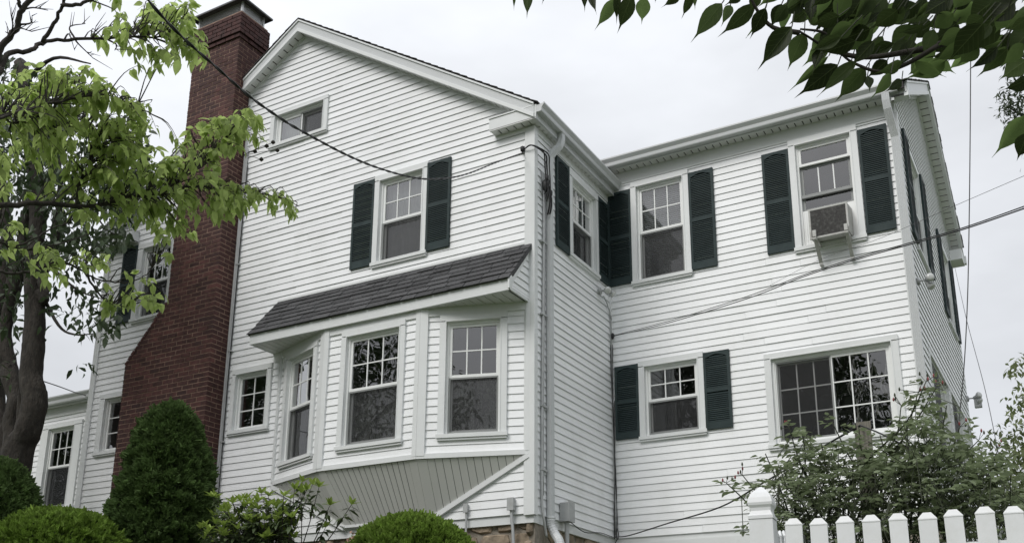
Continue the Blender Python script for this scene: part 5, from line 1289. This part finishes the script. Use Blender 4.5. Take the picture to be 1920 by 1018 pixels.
def rose_bush():
    base = at(1640, 1018, 7.2); gz = ground_h(base.x, base.y); base = Vector((base.x, base.y, gz)); t = empty('rose_bush', base); tag(t, 'big tangled rose bush behind the picket fence at lower right', 'bush')
    random.seed(21)
    tips = [(1362, 905, 6.9), (1392, 890, 7), (1435, 850, 7.0), (1480, 803, 6.9), (1505, 815, 7), (1560, 790, 7.2), (1610, 800, 7.1), (1560, 850, 7), (1690, 760, 7.1), (1736, 716, 7.0), (1722, 735, 7.0), (1757, 724, 7.1), (1775, 760, 7.1), (1700, 800, 7.2), (1800, 800, 7.2), (1835, 825, 7.3), (1870, 845, 7.2), (1905, 850, 7.3), (1650, 815, 7.0), (1470, 880, 6.8), (1420, 920, 6.8), (1845, 900, 7.1), (1600, 870, 6.8), (1750, 860, 6.9), (1530, 905, 6.7), (1680, 900, 6.8), (1815, 930, 6.8), (1885, 930, 7), (1490, 850, 7), (1540, 830, 7.1), (1765, 800, 7)]
    pos, dr, up, sc = [], [], [], []; tw = MB()
    def sprays(p, axis, s=1.0):      # a rose leaf of five leaflets
        a = random.random()*6.283; d = Vector((math.cos(a), math.sin(a), random.uniform(-.1, .6))).normalized(); sd = d.cross(Vector((0, 0, 1))); sd = sd.normalized() if sd.length > .01 else Vector((1, 0, 0))
        for f, q in ((.035, sd), (.035, -sd), (.065, sd), (.065, -sd), (.085, d)):
            b = p+d*f*s; e = (q*.9+d*.5) if q is not d else d; pos.append(tuple(b)); dr.append(tuple(e+Vector((0, 0, random.gauss(-.15, .2))))); up.append((random.gauss(0, .35), random.gauss(0, .35), 1)); sc.append(s*random.uniform(.8, 1.25))
    for i, (x, y, d) in enumerate(tips):
        p = at(x, y, d); r = base+Vector((random.uniform(-.5, .5), random.uniform(-.3, .3), 0)); m1 = r.lerp(p, .45)+Vector((random.gauss(0, .1), random.gauss(0, .08), .25)); c = catmull([r, m1, r.lerp(p, .8)+Vector((0, 0, .08)), p], 6)
        MB().tube(c, [.009-.006*k/len(c) for k in range(len(c))], 5).build('cane', 'cane', t, smooth=True)
        for k in range(int(len(c)*.55), len(c)):
            if random.random() < .75: sprays(c[k], None)
        if i in (0, 1, 3, 9, 10, 11, 14, 15, 16, 8):
            for k in range(4):
                e = p+Vector((random.gauss(0, .035), random.gauss(0, .035), random.uniform(.01, .06))); tw.tube([c[-2], p, e], .002, 4, False)
                MB().lathe(e, [(.002, -.010), (.007, -.002), (.006, .008), (.001, .018)], 6).build('rose_bud', 'bud' if k % 2 else 'cane', t)
    masses = [(1480, 890, 45, 40, 22), (1500, 955, 70, 60, 70), (1580, 940, 90, 70, 100), (1555, 865, 55, 36, 26), (1660, 930, 100, 80, 130), (1650, 865, 70, 40, 36), (1740, 910, 90, 80, 105), (1720, 830, 50, 45, 30), (1737, 770, 28, 40, 14), (1800, 910, 70, 70, 80), (1850, 955, 70, 65, 75), (1790, 850, 50, 40, 24), (1900, 960, 40, 55, 36), (1445, 985, 40, 36, 26), (1395, 925, 30, 22, 6), (1640, 1005, 200, 34, 100), (1870, 880, 35, 30, 12), (1500, 815, 22, 18, 5)]
    for x, y, rx, ry, n in masses:
        for k in range(int(n*1.9)):
            a = random.random()*6.283; r = math.sqrt(random.random()); p = at(x+rx*r*math.cos(a), y+ry*r*math.sin(a), 7.1+random.gauss(0, .38)); sprays(p, None)
            if random.random() < .35:
                q = p+Vector((random.gauss(0, .1), random.gauss(0, .1), -random.uniform(.1, .3))); tw.tube([q, p], .003, 4, False)
    tw.build('twigs', 'cane', t, kind='stuff')
    place_leaves(t, [leaf_tpl(.046, .034, 3, .12, .12), leaf_tpl(.050, .034, 3, .2, .25)], 'leaf_rose', pos, dr, up, sc)
rose_bush()

# ------------------------------------------------------------------ trees further off
def far_tree(name, label, base, clusters, m, leaf, n_per, stems, group=None, seed=1):
    rng = np.random.default_rng(seed); t = empty(name, base); tag(t, label, 'tree', group)
    for pts, r in stems: 
        c = catmull(pts, 5); MB().tube(c, [r*(1-.75*i/(len(c)-1)) for i in range(len(c))], 8).build('trunk', 'bark', t, smooth=True)
    pos = []
    for (c, r, n) in clusters:
        v = rng.normal(0, 1, (n, 3)); v /= np.linalg.norm(v, axis=1, keepdims=True); v *= (rng.random((n, 1))**.45)*np.array(r); pos.append(v+np.array(c))
    pos = np.concatenate(pos); n = len(pos); B = bases(rng.normal(0, .7, (n, 3))+np.array([0, 0, -.5]), rng.normal(0, .6, (n, 3))+np.array([0, 0, 1.]))
    V, Fc = scatter(leaf, pos, B, rng.uniform(.7, 1.3, n)); o = np_mesh('crown', V, Fc, m, WL[t.name], t); o['kind'] = 'stuff'
    return t
def cl(x, y, d, r, n): return (tuple(at(x, y, d)), r, n)
p = at(1990, 1300, 15)
far_tree('tree', 'yellow green bushy tree beyond the fence at the right edge', (p.x, p.y, .3), [cl(1910, 850, 15, (.45, .5, .5), 420), cl(1895, 910, 15, (.45, .5, .4), 380), cl(1975, 800, 15, (.5, .6, 1.2), 700), cl(2060, 760, 15, (.8, .8, 1.2), 1500), cl(2030, 950, 15, (.9, .8, .8), 1200), cl(1905, 690, 15, (.14, .2, .16), 40), cl(1912, 760, 15, (.2, .3, .3), 90), cl(1900, 980, 15, (.6, .5, .5), 500)], 'leaf_far', leaf_tpl(.10, .05, 2), 0, [([Vector((p.x, p.y, .2)), at(1960, 900, 15), at(1940, 650, 15)], .12)], seed=3)
p = at(2100, 1300, 13)
far_tree('tree', 'sparse fine leaved tree top at the upper right edge of the sky', (p.x, p.y, 0), [cl(1893, 195, 12, (.16, .2, .2), 170), cl(1912, 150, 12, (.16, .2, .35), 160), cl(1885, 85, 12, (.10, .2, .12), 60), cl(1915, 215, 12, (.2, .2, .2), 170), cl(1955, 150, 12, (.35, .4, .9), 600), cl(1905, 110, 12, (.12, .12, .12), 60), cl(2050, 60, 12, (.8, .8, 1.1), 1500), cl(2090, 260, 12.4, (.9, .9, .9), 1400), cl(2040, -120, 12, (.7, .7, .8), 900), cl(2140, 420, 12.5, (.7, .7, .6), 700)], 'leaf_far_dark', leaf_tpl(.07, .022, 2), 0, [([Vector((p.x, p.y, -.2)), at(2060, 800, 12.5), at(1990, 300, 12), at(1945, 160, 12)], .10), ([at(1990, 300, 12), at(1930, 230, 12), at(1890, 200, 12)], .02), ([at(1970, 240, 12), at(1920, 150, 12), at(1900, 120, 12)], .015)], seed=5)
# street trees behind the photographer: seen only mirrored in the window panes
def street_tree(x, y, zt, r, n, seed, label):
    g = -1.6; h = zt-g; cs = []; rng = random.Random(seed)
    for k in range(20):
        a = rng.random()*6.283; q = r*rng.uniform(.1, .75); zz = g+h*rng.uniform(.38, .9); cs.append(((x+q*math.cos(a), y+q*math.sin(a), zz), (r*.42, r*.42, h*.13), n//20))
    st = [([Vector((x, y, g)), Vector((x+.2, y, g+h*.3)), Vector((x-.1, y+.2, g+h*.85))], .32)]
    for k in range(6):
        a = k*1.05+.3; st.append(([Vector((x, y, g+h*(.25+.06*k))), Vector((x+r*.4*math.cos(a), y+r*.4*math.sin(a), g+h*(.42+.06*k))), Vector((x+r*.8*math.cos(a), y+r*.8*math.sin(a), g+h*(.5+.07*k)))], .11))
    far_tree('street_tree', label, (x, y, g), cs, 'leaf_dark', (np.array([(0, 0, 0), (.09, .055, .01), (.20, 0, -.03), (.09, -.055, .01)], np.float32), np.array([(0, 1, 2, 3)], np.int32)), 0, st, 'street trees mirrored in the windows', seed)
for x, y, zt, r, n, sd_, lb in [(-47, -9, 19, 6.0, 30000, 36, 'farthest left street tree, mirrored in the sunroom window'), (-33, -9, 18, 5.5, 30000, 30, 'leftmost street tree, mirrored in the small window by the bay'), (-24, -8, 15, 5.2, 30000, 31, 'tall street tree mirrored in the middle bay window'),
        (-16, -14, 18, 5.5, 30000, 32, 'broad street tree mirrored in the lower wing window with shutters'), (-8.8, -12, 17.5, 4.2, 30000, 34, 'tall street tree mirrored in the slider window and above the air conditioner'), (-3, -15, 9, 4.0, 30000, 33, 'lower street tree mirrored in the right bay window')]:
    street_tree(x, y, zt, r, n, sd_, lb)
